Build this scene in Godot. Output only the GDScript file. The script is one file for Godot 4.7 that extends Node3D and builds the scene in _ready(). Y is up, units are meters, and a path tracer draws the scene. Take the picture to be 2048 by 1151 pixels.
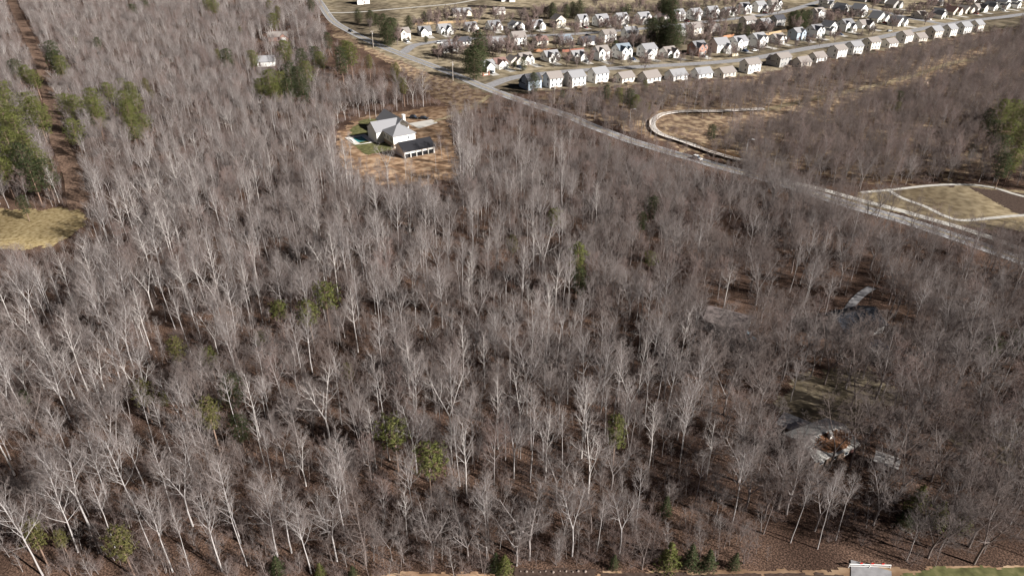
extends Node3D

const CAM_H := 95.0
const PITCH := 30.0
const FOCAL := 1366.0          # of the 2048 pixel wide photograph
const UP := Vector3.UP

var rng := RandomNumberGenerator.new()
var used := {}
var mats := {}
var protos := {}
var twig_scale := 1.0

# ------------------------------------------------------------------ mesh builder
class MB:
	var v := PackedVector3Array()
	var n := PackedVector3Array()
	var t := PackedVector2Array()
	var i := PackedInt32Array()
	func quad(a: Vector3, b: Vector3, c: Vector3, d: Vector3) -> void:      # counter-clockwise seen from outside
		var q := (b - a).cross(c - a)
		if q.length_squared() < 1e-12:
			q = (c - a).cross(d - a)
		q = q.normalized()
		var k := v.size()
		v.append_array([a, b, c, d])
		n.append_array([q, q, q, q])
		i.append_array([k, k + 2, k + 1, k, k + 3, k + 2])
	func tri(a: Vector3, b: Vector3, c: Vector3) -> void:
		var q := (b - a).cross(c - a).normalized()
		var k := v.size()
		v.append_array([a, b, c])
		n.append_array([q, q, q])
		i.append_array([k, k + 2, k + 1])
	func box(c: Vector3, s: Vector3, bs := Basis()) -> void:
		var x := bs.x * s.x * 0.5
		var y := bs.y * s.y * 0.5
		var z := bs.z * s.z * 0.5
		quad(c - x - y + z, c + x - y + z, c + x + y + z, c - x + y + z)
		quad(c + x - y - z, c - x - y - z, c - x + y - z, c + x + y - z)
		quad(c + x - y + z, c + x - y - z, c + x + y - z, c + x + y + z)
		quad(c - x - y - z, c - x - y + z, c - x + y + z, c - x + y - z)
		quad(c - x + y + z, c + x + y + z, c + x + y - z, c - x + y - z)
		quad(c - x - y - z, c + x - y - z, c + x - y + z, c - x - y + z)
	func prism(poly: Array, o: Vector3, ax: Vector3, ay: Vector3, az: Vector3, l0: float, l1: float) -> void:   # convex outline, extruded along az
		var m := poly.size()
		var p := []
		var q := []
		for e in poly:
			p.append(o + ax * e.x + ay * e.y + az * l0)
			q.append(o + ax * e.x + ay * e.y + az * l1)
		for k in m:
			var j := (k + 1) % m
			quad(p[k], p[j], q[j], q[k])
		for k in range(1, m - 1):
			tri(q[0], q[k], q[k + 1])
			tri(p[0], p[k + 1], p[k])
	func tube(pts: Array, r: Array, sides: int, tip := false) -> void:
		var base := v.size()
		var m := pts.size()
		for k in m:
			var d: Vector3 = (pts[mini(k + 1, m - 1)] - pts[maxi(k - 1, 0)]).normalized()
			var u := d.cross(Vector3(0.31, 0.17, 0.93)).normalized()
			var w := d.cross(u)
			if tip and k == m - 1:
				v.append(pts[k])
				n.append(d)
				break
			for s in sides:
				var a := TAU * s / sides
				var e := u * cos(a) + w * sin(a)
				v.append(pts[k] + e * r[k])
				n.append(e)
		for k in m - 1:
			for s in sides:
				var a := base + k * sides + s
				var b := base + k * sides + (s + 1) % sides
				if tip and k == m - 2:
					i.append_array([a, base + (m - 1) * sides, b])
				else:
					var c := base + (k + 1) * sides + (s + 1) % sides
					var e := base + (k + 1) * sides + s
					i.append_array([a, c, b, a, e, c])
	func blade(a: Vector3, b: Vector3, c: Vector3, q: Vector3) -> void:     # one leaf-sized face with a given normal
		var k := v.size()
		v.append_array([a, b, c])
		n.append_array([q, q, q])
		i.append_array([k, k + 2, k + 1])
	func add_to(mesh: ArrayMesh, m: Material) -> void:
		if v.is_empty():
			return
		var arr := []
		arr.resize(Mesh.ARRAY_MAX)
		arr[Mesh.ARRAY_VERTEX] = v
		arr[Mesh.ARRAY_NORMAL] = n
		if t.size() == v.size():
			arr[Mesh.ARRAY_TEX_UV] = t
			arr[Mesh.ARRAY_TEX_UV2] = t
		arr[Mesh.ARRAY_INDEX] = i
		mesh.add_surface_from_arrays(Mesh.PRIMITIVE_TRIANGLES, arr)
		mesh.surface_set_material(mesh.get_surface_count() - 1, m)
	func mesh(m: Material) -> ArrayMesh:
		var a := ArrayMesh.new()
		add_to(a, m)
		return a

# ------------------------------------------------------------------ naming helpers
func numbered(called: String) -> String:
	if not used.has(called):
		used[called] = 0
		return called
	used[called] += 1
	return "%s_%03d" % [called, used[called]]

func tag(o: Node, label: String, category := "", group := "", kind := "") -> void:
	if label: o.set_meta("label", label)
	if category: o.set_meta("category", category)
	if group: o.set_meta("group", group)
	if kind: o.set_meta("kind", kind)

func thing(called: String, label: String, category: String, at := Vector3.ZERO, turn := 0.0, group := "") -> Node3D:
	var o := Node3D.new()
	o.name = numbered(called)
	add_child(o)
	o.position = at
	o.rotation.y = turn
	tag(o, label, category, group)
	return o

func put(called: String, m: Mesh, parent: Node = null) -> MeshInstance3D:
	var o := MeshInstance3D.new()
	o.mesh = m
	if parent == null:
		o.name = numbered(called)
		add_child(o)
	else:
		o.name = called
		parent.add_child(o, true)
	return o

func part(called: String, b: MB, m: Material, parent: Node) -> MeshInstance3D:
	return put(called, b.mesh(m), parent)

func structure(called: String, b: MB, m: Material, label := "", category := "") -> MeshInstance3D:
	var o := put(called, b.mesh(m))
	tag(o, label, category, "", "structure")
	return o

func ordinal(k: int) -> String:
	var w := ["zeroth", "first", "second", "third", "fourth", "fifth", "sixth", "seventh", "eighth", "ninth", "tenth", "eleventh", "twelfth", "thirteenth", "fourteenth", "fifteenth", "sixteenth", "seventeenth", "eighteenth", "nineteenth", "twentieth"]
	if k < w.size():
		return w[k]
	var tens := {2: "twenty", 3: "thirty", 4: "forty", 5: "fifty", 6: "sixty", 7: "seventy", 8: "eighty"}
	if k % 10 == 0:
		return {2: "twentieth", 3: "thirtieth", 4: "fortieth", 5: "fiftieth", 6: "sixtieth", 7: "seventieth", 8: "eightieth"}[k / 10]
	return tens[k / 10] + "-" + w[k % 10]

# ------------------------------------------------------------------ terrain and the way from the photograph's ground to the place
func height(x: float, z: float) -> float:
	var d := -z
	var far := 0.0
	if d > 330.0:
		var e := d - 330.0
		far = 0.032 * e * e / (e + 60.0)
	var calm := 1.0 - smoothstep(370.0, 440.0, d)
	return far + calm * (0.9 * sin(x * 0.031 + z * 0.017) + 0.7 * sin(z * 0.029 - x * 0.012 + 1.3))

func G(px: float, py: float, lift := 0.0) -> Vector3:
	var a := deg_to_rad(PITCH)
	var cx := (px - 1024.0) / FOCAL
	var cy := -(py - 575.5) / FOCAL
	var d := Vector3(cx, cy * cos(a) - sin(a), -cos(a) - cy * sin(a))
	var y := 0.0
	var p := Vector3.ZERO
	for k in 30:
		var s := (y + lift - CAM_H) / d.y
		p = Vector3(d.x * s, CAM_H + d.y * s, d.z * s)
		y = lerpf(y, height(p.x, p.z), 0.7)
	p.y = height(p.x, p.z)
	return p

func P(w: Vector3) -> Vector2:
	var a := deg_to_rad(PITCH)
	var r := w - Vector3(0, CAM_H, 0)
	var f := -r.z * cos(a) - r.y * sin(a)
	var u := r.y * cos(a) - r.z * sin(a)
	return Vector2(1024.0 + FOCAL * r.x / f, 575.5 - FOCAL * u / f)

func on_ground(p: Vector3, lift := 0.0) -> Vector3:
	return Vector3(p.x, height(p.x, p.z) + lift, p.z)

func poly(a: Array) -> PackedVector2Array:
	var r := PackedVector2Array()
	for e in a:
		r.append(Vector2(e[0], e[1]))
	return r

func ground_poly(a: Array) -> PackedVector2Array:
	var r := PackedVector2Array()
	for e in a:
		var w := G(e[0], e[1])
		r.append(Vector2(w.x, w.z))
	return r

func drape(called: String, a: Array, m: Material, lift: float, cell: float, ragged := 0.5, label := "") -> MeshInstance3D:
	var pg := ground_poly(a)
	var lo := pg[0]
	var hi := pg[0]
	for p in pg:
		lo = lo.min(p)
		hi = hi.max(p)
	var noise := FastNoiseLite.new()
	noise.seed = called.hash() & 0xffff
	noise.frequency = 0.12
	var b := MB.new()
	var nx := int((hi.x - lo.x) / cell) + 2
	var nz := int((hi.y - lo.y) / cell) + 2
	var ids := {}
	for ix in nx:
		for iz in nz:
			var c := lo + Vector2(ix + 0.5, iz + 0.5) * cell
			var w := Vector2(noise.get_noise_2d(c.x, c.y), noise.get_noise_2d(c.x + 300.0, c.y)) * ragged * 4.0
			if not Geometry2D.is_point_in_polygon(c + w, pg):
				continue
			var k := []
			for e in [Vector2i(ix, iz), Vector2i(ix + 1, iz), Vector2i(ix + 1, iz + 1), Vector2i(ix, iz + 1)]:
				if not ids.has(e):
					ids[e] = b.v.size()
					var j := Vector2(rng.randf() - 0.5, rng.randf() - 0.5) * cell * 0.5 if ragged > 0.0 else Vector2.ZERO
					var q := lo + Vector2(e) * cell + j
					b.v.append(Vector3(q.x, height(q.x, q.y) + lift, q.y))
					b.n.append(UP)
					b.t.append(q * 0.1)
				k.append(ids[e])
			b.i.append_array([k[0], k[1], k[2], k[0], k[2], k[3]])
	var o := put(called, b.mesh(m))
	tag(o, label, "", "", "structure")
	return o

func smooth_path(pts: Array, step: float) -> Array:      # ground points through a row of photograph points
	var c := Curve3D.new()
	var w := []
	for p in pts:
		w.append(G(p[0], p[1]) if p is Array else p)
	for k in w.size():
		var t: Vector3 = (w[mini(k + 1, w.size() - 1)] - w[maxi(k - 1, 0)]) / 6.0
		c.add_point(w[k], -t, t)
	var r := []
	var l := c.get_baked_length()
	var m := maxi(2, int(l / step))
	for k in m + 1:
		r.append(on_ground(c.sample_baked(l * k / m)))
	return r

func strip(b: MB, path: Array, half_width: float, lift: float, shift := 0.0) -> void:
	var base := b.v.size()
	var cuts := 4
	var run := 0.0
	for k in path.size():
		var d: Vector3 = path[mini(k + 1, path.size() - 1)] - path[maxi(k - 1, 0)]
		d.y = 0.0
		d = d.normalized()
		var s := Vector3(-d.z, 0, d.x)
		if k:
			run += path[k].distance_to(path[k - 1])
		for c in cuts + 1:
			var p := on_ground(path[k] + s * (shift + half_width * (2.0 * c / cuts - 1.0)), lift)
			b.v.append(p)
			b.n.append(UP)
			b.t.append(Vector2(p.x, p.z) * 0.1)
	for k in path.size() - 1:
		for c in cuts:
			var a := base + k * (cuts + 1) + c
			var e := a + cuts + 1
			b.i.append_array([a, e + 1, a + 1, a, e, e + 1])

# ------------------------------------------------------------------ materials
func noise_image(size: int, seed_: int, freq: float, ramp: Array, octaves := 5) -> ImageTexture:
	var f := FastNoiseLite.new()
	f.seed = seed_
	f.frequency = freq
	f.fractal_octaves = octaves
	var im := f.get_seamless_image(size, size)
	var g := Gradient.new()
	g.offsets = PackedFloat32Array()
	g.colors = PackedColorArray()
	var offs := PackedFloat32Array()
	var cols := PackedColorArray()
	for e in ramp:
		offs.append(e[0])
		cols.append(Color(e[1], e[2], e[3]).linear_to_srgb())
	g.offsets = offs
	g.colors = cols
	var out := Image.create(size, size, false, Image.FORMAT_RGB8)
	for y in size:
		for x in size:
			out.set_pixel(x, y, g.sample(im.get_pixel(x, y).r))
	return ImageTexture.create_from_image(out)

func mat(key: String, r: float, g: float, b: float, rough := 0.9) -> StandardMaterial3D:
	if mats.has(key):
		return mats[key]
	var m := StandardMaterial3D.new()
	m.resource_name = key
	m.albedo_color = Color(r, g, b).linear_to_srgb()
	m.roughness = rough
	m.metallic_specular = 0.3
	mats[key] = m
	return m

func textured(key: String, tex: Texture2D, uv_scale: float, detail: Texture2D = null, rough := 0.95) -> StandardMaterial3D:
	var m := mat(key, 1, 1, 1, rough)
	m.albedo_texture = tex
	m.uv1_scale = Vector3(uv_scale, uv_scale, 1)
	m.metallic_specular = 0.2
	if detail:
		m.detail_enabled = true
		m.detail_albedo = detail
		m.detail_blend_mode = BaseMaterial3D.BLEND_MODE_MUL
		m.detail_uv_layer = BaseMaterial3D.DETAIL_UV_2
		m.uv2_scale = Vector3(uv_scale * 0.137, uv_scale * 0.137, 1)
	return m

# ------------------------------------------------------------------ trees
func rnd(a: float, b: float) -> float:
	return rng.randf_range(a, b)

func any_dir() -> Vector3:
	return Vector3(rng.randfn(), rng.randfn(), rng.randfn()).normalized()

func grow(tr: MB, li: MB, cr: MB, p: Vector3, dir: Vector3, len_: float, rad: float, lv: int, s: Dictionary) -> void:
	var last: int = s.levels
	var segs: int = [7, 5, 3, 2, 1, 1][lv] if lv < last else 1
	var wob: float = [0.05, 0.16, 0.2, 0.22, 0.25, 0.2][lv]
	var lift: float = s.lift[mini(lv, s.lift.size() - 1)]
	var pts := [p]
	var rs := [rad]
	var d := dir
	for k in segs:
		d = (d + any_dir() * wob + UP * lift).normalized()
		pts.append(pts[-1] + d * len_ / segs)
		var f := (k + 1.0) / segs
		rs.append(rad * (1.0 - f * (0.72 if lv < last else 1.0)))
	if lv == 0:
		rs[0] *= 1.25
	(tr if lv == 0 else li if lv <= 2 and lv < last else cr).tube(pts, rs, 6 if lv == 0 else 4 if lv == 1 else 3, lv >= last - 1)
	if lv >= last:
		return
	var m: int = int(s.kids[lv] * rnd(0.85, 1.15) + 0.5)
	var from: float = s.from if lv == 0 else 0.18
	var az := rnd(0, TAU)
	for k in m:
		var t := lerpf(from, 0.99, (k + rnd(0.1, 0.9)) / m)
		var f := t * segs
		var j := mini(int(f), segs - 1)
		var q: Vector3 = pts[j].lerp(pts[j + 1], f - j)
		var along: Vector3 = (pts[j + 1] - pts[j]).normalized()
		az += 2.4 + rnd(-0.5, 0.5)
		var u := along.cross(Vector3(0.3, 0.2, 0.9)).normalized().rotated(along, az)
		var ang: float = deg_to_rad(s.angle[mini(lv, s.angle.size() - 1)] * rnd(0.75, 1.25))
		var out := along * cos(ang) + u * sin(ang)
		var fl: float
		if lv == 0:
			var h := (t - from) / (1.0 - from)
			fl = s.reach * len_ * lerpf(s.low, s.high, h) * rnd(0.75, 1.2)
		else:
			fl = len_ * s.ratio[mini(lv - 1, s.ratio.size() - 1)] * (1.0 - 0.45 * t) * rnd(0.75, 1.25)
		var cr_: float = minf(lerpf(rs[j], rs[j + 1], f - j) * 0.62, s.radii[lv] * rnd(0.8, 1.2)) if lv < 2 else s.radii[lv]
		grow(tr, li, cr, q, out, fl, cr_, lv + 1, s)

func tree_meshes(seed_: int, s: Dictionary, bark: Material, twig: Material) -> Array:      # [trunk mesh, crown mesh]
	rng.seed = seed_
	var tr := MB.new()
	var li := MB.new()
	var cr := MB.new()
	var h: float = s.h
	var lean: Vector3 = Vector3(rnd(-1, 1), 0, rnd(-1, 1)) * s.get("lean", 0.05)
	var dir: Vector3 = (UP + lean).normalized()
	var forks: int = s.get("forks", 1)
	if forks == 1:
		grow(tr, li, cr, Vector3(0, -0.3, 0), dir, h, s.rad, 0, s)
	else:
		var fh: float = h * s.fork
		var top: Vector3 = dir * fh
		tr.tube([Vector3(0, -0.3, 0), top * 0.5 + any_dir() * 0.15, top], [s.rad * 1.25, s.rad * 0.95, s.rad * 0.85], 7)
		var az := rnd(0, TAU)
		for k in forks:
			az += TAU / forks + rnd(-0.3, 0.3)
			var o := Vector3(cos(az), 0, sin(az))
			var d: Vector3 = (dir + o * s.spread * rnd(0.7, 1.2)).normalized()
			var e := s.duplicate()
			e.from = s.get("fork_from", 0.15)
			grow(tr, li, cr, top - dir * 0.2, d, (h - fh) * rnd(0.85, 1.05), s.rad * 0.68, 0, e)
	var crown := ArrayMesh.new()
	li.add_to(crown, bark)
	cr.add_to(crown, twig)
	return [tr.mesh(bark), crown]

func make_tree_proto(key: String, seed_: int, s: Dictionary, bark: Material, twig: Material) -> void:
	var m := tree_meshes(seed_, s, bark, twig)
	var whole := ArrayMesh.new()
	for k in 2:
		for j in m[k].get_surface_count():
			whole.add_surface_from_arrays(Mesh.PRIMITIVE_TRIANGLES, m[k].surface_get_arrays(j))
			whole.surface_set_material(whole.get_surface_count() - 1, m[k].surface_get_material(j))
	protos[key] = {"trunk": m[0], "crown": m[1], "whole": whole, "h": s.h, "look": s.get("look", "")}

func tuft(b: MB, p: Vector3, out: Vector3, size: float, blades: int) -> void:
	for k in blades:
		var d := (any_dir() + out * 0.7).normalized()
		var w := d.cross(any_dir()).normalized() * size * 0.1
		var q := (out * 0.6 + any_dir() * 0.55 + UP * 0.25).normalized()
		b.blade(p - w, p + w, p + d * size * rnd(0.7, 1.2), q)

func make_pine(key: String, seed_: int, h: float, wide: float, from: float, shape: String, bark: Material, needle: Material, look := "") -> void:
	rng.seed = seed_
	var tr := MB.new()
	var cr := MB.new()
	var top := Vector3(rnd(-0.4, 0.4), h, rnd(-0.4, 0.4))
	tr.tube([Vector3(0, -0.3, 0), top * 0.5 + any_dir() * 0.1, top], [0.012 * h + 0.04, 0.009 * h + 0.02, 0.03], 7, true)
	var count := int((1.0 - from) * h * (4.6 if shape == "pine" else 9.0))
	var az := 0.0
	for k in count:
		var t := (k + rnd(0, 1)) / count
		var y := h * lerpf(from, 0.985, t)
		var r := wide
		if shape == "pine":
			r *= sqrt(maxf(0.04, 1.0 - pow(absf(t * 1.75 - 0.75), 2.2))) * rnd(0.6, 1.15)
		elif shape == "cone":
			r *= (1.0 - t) * rnd(0.85, 1.1) + 0.08
		else:
			r *= sqrt(maxf(0.03, 1.0 - pow(t * 1.9 - 0.85, 2.0))) * rnd(0.8, 1.1)
		az += 2.4
		var o := Vector3(cos(az), 0, sin(az))
		var base := top * (y / h)
		var rise := (0.35 if shape == "pine" else 0.2) * lerpf(0.3, 1.2, t)
		var end := base + o * r + UP * r * rise
		tr.tube([base, base.lerp(end, 0.55) - UP * 0.08 * r, end], [0.05, 0.035, 0.01], 3, true)
		var m := int(r * (3.6 if shape == "pine" else 5.0)) + 2
		for j in m:
			var f := lerpf(0.35 if shape == "pine" else 0.15, 1.04, (j + 0.6) / m)
			var spread := r * (0.32 if shape == "pine" else 0.24)
			var q := base.lerp(end, f) + Vector3(rnd(-1, 1), rnd(-0.5, 0.7), rnd(-1, 1)) * spread
			tuft(cr, q, (o * 0.8 + UP * 0.6).normalized(), rnd(0.28, 0.52) if shape == "pine" else rnd(0.25, 0.45), 14)
			if shape == "pine" and r > 1.2:
				tuft(cr, q + any_dir() * 0.4, (o * 0.8 + UP * 0.6).normalized(), rnd(0.3, 0.5), 12)
	var whole := ArrayMesh.new()
	tr.add_to(whole, bark)
	cr.add_to(whole, needle)
	protos[key] = {"trunk": tr.mesh(bark), "crown": cr.mesh(needle), "whole": whole, "h": h, "look": look}

func place_tree(called: String, key: String, at: Vector3, scale_: float, turn: float, label: String, category: String, group: String, stretch := 1.0) -> Node3D:
	var pr: Dictionary = protos[key]
	if not pr.has("node"):
		var r := Node3D.new()
		put("trunk", pr.trunk, r)
		put("crown", pr.crown, r)
		pr.node = r
	var o: Node3D = pr.node.duplicate()
	o.name = numbered(called)
	add_child(o)
	o.transform = Transform3D(Basis(UP, turn).scaled(Vector3(scale_, scale_ * stretch, scale_)), at)
	tag(o, label, category, group)
	return o

# ------------------------------------------------------------------ houses
func gable_wall(b: MB, o: Vector3, ax: Vector3, az: Vector3, hw: float, e: float, rh: float, l0: float, l1: float) -> void:
	b.prism([Vector2(-hw, -1.5), Vector2(hw, -1.5), Vector2(hw, e), Vector2(0, e + rh), Vector2(-hw, e)], o, ax, UP, az, l0, l1)

func gable_roof(b: MB, o: Vector3, ax: Vector3, az: Vector3, hw: float, e: float, rh: float, l0: float, l1: float, over := 0.4, th := 0.2) -> void:
	var s := rh / hw
	var y := e + 0.02
	for side in [1.0, -1.0]:
		var a := Vector2(0, y + rh)
		var c := Vector2((hw + over) * side, y - over * s)
		var pl := [a, c, c + Vector2(0, th), a + Vector2(0, th)]
		if side > 0:
			b.prism(pl, o, ax, UP, az, l0 - over, l1 + over)
		else:
			pl.reverse()
			b.prism(pl, o, ax, UP, az, l0 - over, l1 + over)

func hip_roof(b: MB, o: Vector3, hx: float, hz: float, e: float, rh: float, ridge: float) -> void:      # ridge: half length along x
	var over := 0.45
	var a := [Vector3(-hx - over, e, hz + over), Vector3(hx + over, e, hz + over), Vector3(hx + over, e, -hz - over), Vector3(-hx - over, e, -hz - over)]
	var up := Vector3(0, 0.18, 0)
	var r0 := o + Vector3(-ridge, e + rh, 0)
	var r1 := o + Vector3(ridge, e + rh, 0)
	for k in 4:
		a[k] += o
		
	for k in 4:
		b.quad(a[k], a[(k + 1) % 4], a[(k + 1) % 4] + up, a[k] + up)
	b.quad(a[3], a[2], a[1], a[0])
	for k in 4:
		a[k] += up
	r0 += up
	r1 += up
	if ridge > 0.01:
		b.quad(a[0], a[1], r1, r0)
		b.quad(a[2], a[3], r0, r1)
	else:
		b.tri(a[0], a[1], r0)
		b.tri(a[2], a[3], r0)
	b.tri(a[1], a[2], r1)
	b.tri(a[3], a[0], r0)

var window_mesh: ArrayMesh
var door_mesh: ArrayMesh
var garage_mesh: ArrayMesh

func openings() -> void:
	var frame := mat("window_trim", 0.72, 0.72, 0.7, 0.6)
	var glass := mat("window_glass", 0.035, 0.045, 0.06, 0.12)
	window_mesh = ArrayMesh.new()
	var f := MB.new()
	for s in [-1.0, 1.0]:
		f.box(Vector3(0.52 * s, 0, 0.03), Vector3(0.1, 1.5, 0.1))
		f.box(Vector3(0, 0.7 * s, 0.03), Vector3(0.94, 0.1, 0.1))
	f.box(Vector3(0, 0, 0.035), Vector3(0.94, 0.06, 0.08))
	f.add_to(window_mesh, frame)
	var g := MB.new()
	g.box(Vector3(0, 0, 0.02), Vector3(0.94, 1.3, 0.05))
	g.add_to(window_mesh, glass)
	door_mesh = ArrayMesh.new()
	var d := MB.new()
	d.box(Vector3(0, 1.05, 0.03), Vector3(0.95, 2.1, 0.08))
	d.add_to(door_mesh, mat("door_paint", 0.10, 0.05, 0.045, 0.5))
	garage_mesh = ArrayMesh.new()
	var k := MB.new()
	for j in 4:
		k.box(Vector3(0, 0.28 + 0.55 * j, 0.03), Vector3(2.5, 0.52, 0.07))
	k.add_to(garage_mesh, mat("garage_paint", 0.62, 0.61, 0.58, 0.6))

func fit(called: String, m: Mesh, at: Vector3, turn: float, parent: Node, s := Vector3.ONE) -> void:
	var o := put(called, m, parent)
	o.transform = Transform3D(Basis(UP, turn).scaled_local(s), at)

func house(label: String, group: String, at: Vector3, turn: float, w: float, d: float, storeys: int, style: int, wall_m: Material, roof_m: Material, gable_m: Material, r: RandomNumberGenerator, called := "house") -> Node3D:
	var t := thing(called, label, "house", at, turn, group)
	var e := 2.7 if storeys == 1 else 5.1
	var pitch := r.randf_range(0.66, 0.86)
	var X := Vector3.RIGHT
	var Z := Vector3.BACK
	var fz := d / 2
	var b := MB.new()
	var rf := MB.new()
	if style == 4:       # gable end to the street
		gable_wall(b, Vector3.ZERO, X, Z, w / 2, e, w / 2 * pitch, -d / 2, d / 2)
		gable_roof(rf, Vector3.ZERO, X, Z, w / 2, e, w / 2 * pitch, -d / 2, d / 2)
	else:
		gable_wall(b, Vector3.ZERO, -Z, X, d / 2, e, d / 2 * pitch * 0.85, -w / 2, w / 2)
		gable_roof(rf, Vector3.ZERO, -Z, X, d / 2, e, d / 2 * pitch * 0.85, -w / 2, w / 2)
	part("wall", b, wall_m, t)
	part("roof", rf, roof_m, t)
	var side := 1.0 if r.randf() < 0.5 else -1.0
	var wings := []      # x, width, projection, eaves
	match style:
		0: wings = [[side * (w / 2 - 2.6), 5.0, 2.6, e], [-side * (w / 2 - 2.0), 3.6, 1.0, e]]
		1: wings = [[side * (w / 2 - 2.7), 5.2, 3.2, 2.9]]
		2: wings = [[side * (w / 2 - 2.4), 4.6, 0.9, e]]
		3: wings = [[side * (w / 2 - 2.6), 5.0, 3.0, 2.9], [-side * (w / 2 - 2.2), 4.0, 0.8, e]]
		4: wings = [[side * (w / 2 - 1.6), 5.2, 2.4, 2.9]]
	var garage_x := 0.0
	var garage_z := fz
	for k in wings.size():
		var q: Array = wings[k]
		var wb := MB.new()
		var wr := MB.new()
		var o := Vector3(q[0], 0, 0)
		var hw: float = q[1] / 2
		gable_wall(wb, o, X, Z, hw, q[3] - 0.05, hw * (pitch + 0.2), fz - 2.0, fz + q[2])
		gable_roof(wr, o, X, Z, hw, q[3] - 0.05, hw * (pitch + 0.2), fz - minf(d / 2, hw + 1.0) , fz + q[2], 0.35)
		part("front_gable", wb, gable_m, t)
		part("gable_roof", wr, roof_m, t)
		if k == 0:
			garage_x = q[0]
			garage_z = fz + q[2]
		elif q[1] > 3.0:
			fit("window", window_mesh, Vector3(q[0], 1.6, fz + q[2]), 0, t, Vector3(1.3, 1.1, 1))
		if q[3] > 4.0:
			fit("window", window_mesh, Vector3(q[0], 4.4, fz + q[2]), 0, t, Vector3(1.2, 1, 1))
	fit("garage_door", garage_mesh, Vector3(garage_x, 0.02, garage_z), 0, t, Vector3(1.35 if w > 9.0 else 1.0, 1, 1))
	fit("door", door_mesh, Vector3(garage_x - side * (3.6 if w > 9.5 else 3.2), 0.15, fz + (0.0 if style != 0 else 0.0)), 0, t)
	# windows: front upper, sides, back
	for fl in storeys:
		var y := 1.6 + 2.7 * fl
		for k in 3:
			var x := (k - 1) * w * 0.31
			fit("window", window_mesh, Vector3(x, y, -fz), PI, t)
			if fl == 1 and (style == 1 or style == 4 or k == 1):
				fit("window", window_mesh, Vector3(x, y, fz), 0, t)
		for s in [-1.0, 1.0]:
			fit("window", window_mesh, Vector3(s * w / 2, y, -d * 0.2), s * PI / 2, t)
	# back step and a small rear deck
	var dk := MB.new()
	dk.box(Vector3(side * -1.5, 0.25, -fz - 1.5), Vector3(3.6, 0.5, 3.0))
	part("rear_deck", dk, mat("deck_wood", 0.2, 0.15, 0.11), t)
	return t

func car(label: String, at: Vector3, turn: float, paint: Material, tall := 1.0, called := "parked_car", group := "cars parked in the driveways and along the kerbs") -> void:
	var t := thing(called, label, "car", at, turn, group)
	var X := Vector3.RIGHT
	var Z := Vector3.BACK
	var b := MB.new()
	b.prism([Vector2(-2.25, 0.35), Vector2(2.2, 0.35), Vector2(2.28, 0.62), Vector2(2.1, 0.86), Vector2(-2.15, 0.98), Vector2(-2.28, 0.7)], Vector3.ZERO, Z, UP, -X, -0.88, 0.88)
	part("body", b, paint, t)
	var c := MB.new()
	c.prism([Vector2(-2.0, 0.93), Vector2(1.15, 0.88), Vector2(0.35, 1.42 * tall), Vector2(-1.5, 1.45 * tall)], Vector3.ZERO, Z, UP, -X, -0.76, 0.76)
	part("cabin", c, mat("window_glass", 0.035, 0.045, 0.06, 0.12), t)
	var r := MB.new()
	r.box(Vector3(0, 1.46 * tall, -0.58), Vector3(1.46, 0.05, 1.8))
	part("car_roof", r, paint, t)
	for sx in [-1.0, 1.0]:
		for sz in [-1.0, 1.0]:
			var wl := MB.new()
			var pts := [Vector3(sx * 0.70, 0.33, sz * 1.4), Vector3(sx * 0.90, 0.33, sz * 1.4)]
			wl.tube(pts, [0.33, 0.33], 12)
			wl.tube([pts[1], pts[1] + Vector3(sx * 0.01, 0, 0)], [0.33, 0.0], 12, true)
			part("wheel", wl, mat("tyre", 0.02, 0.02, 0.022, 0.8), t)
		var l := MB.new()
		l.box(Vector3(sx * 0.62, 0.68, 2.24), Vector3(0.34, 0.14, 0.08))
		part("headlight", l, mat("lamp_glass", 0.7, 0.7, 0.68, 0.2), t)

# ------------------------------------------------------------------ what stands where (points of the 2048 pixel wide photograph)
var open_polys := []        # no trunk stands here
var clear_polys := []       # seen past the trees: [polygon, share of crowns kept out]
var clear_paths := []       # [ground points, metres kept free]
var keep_off := []          # [x, z, metres]
var brush_zone := PackedVector2Array()
var scrub := PackedVector2Array()
var lawn_wood := PackedVector2Array()
var left_far := PackedVector2Array()
var near_wood := PackedVector2Array()

func near_path(w: Vector3, extra := 0.0) -> bool:
	for e in clear_paths:
		var r: float = e[1] + extra
		for p in e[0]:
			if absf(p.x - w.x) < r and absf(p.z - w.z) < r and Vector2(p.x - w.x, p.z - w.z).length() < r:
				return true
	return false

func free_spot(w: Vector3, extra := 0.0) -> bool:
	var q := P(w)
	for pg in open_polys:
		if Geometry2D.is_point_in_polygon(q, pg):
			return false
	for e in keep_off:
		if absf(e[0] - w.x) < e[2] + extra and absf(e[1] - w.z) < e[2] + extra:
			return false
	return not near_path(w, extra)

var crowns := {}            # where the pines' crowns are seen: cell of 40 pixels -> [x, y, radius]

func hides(w: Vector3, h: float) -> bool:
	for f in [0.55, 0.78, 1.0]:
		var q := P(w + UP * h * f)
		for e in crowns.get(Vector2i(int(floorf(q.x / 40.0)), int(floorf(q.y / 40.0))), []):
			if absf(q.x - e[0]) < e[2] and absf(q.y - e[1]) < e[2] and w.z > e[3] and rng.randf() < 0.6:
				return true
		for e in clear_polys:
			if rng.randf() < e[1] and Geometry2D.is_point_in_polygon(q, e[0]):
				return true
	return false

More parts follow.
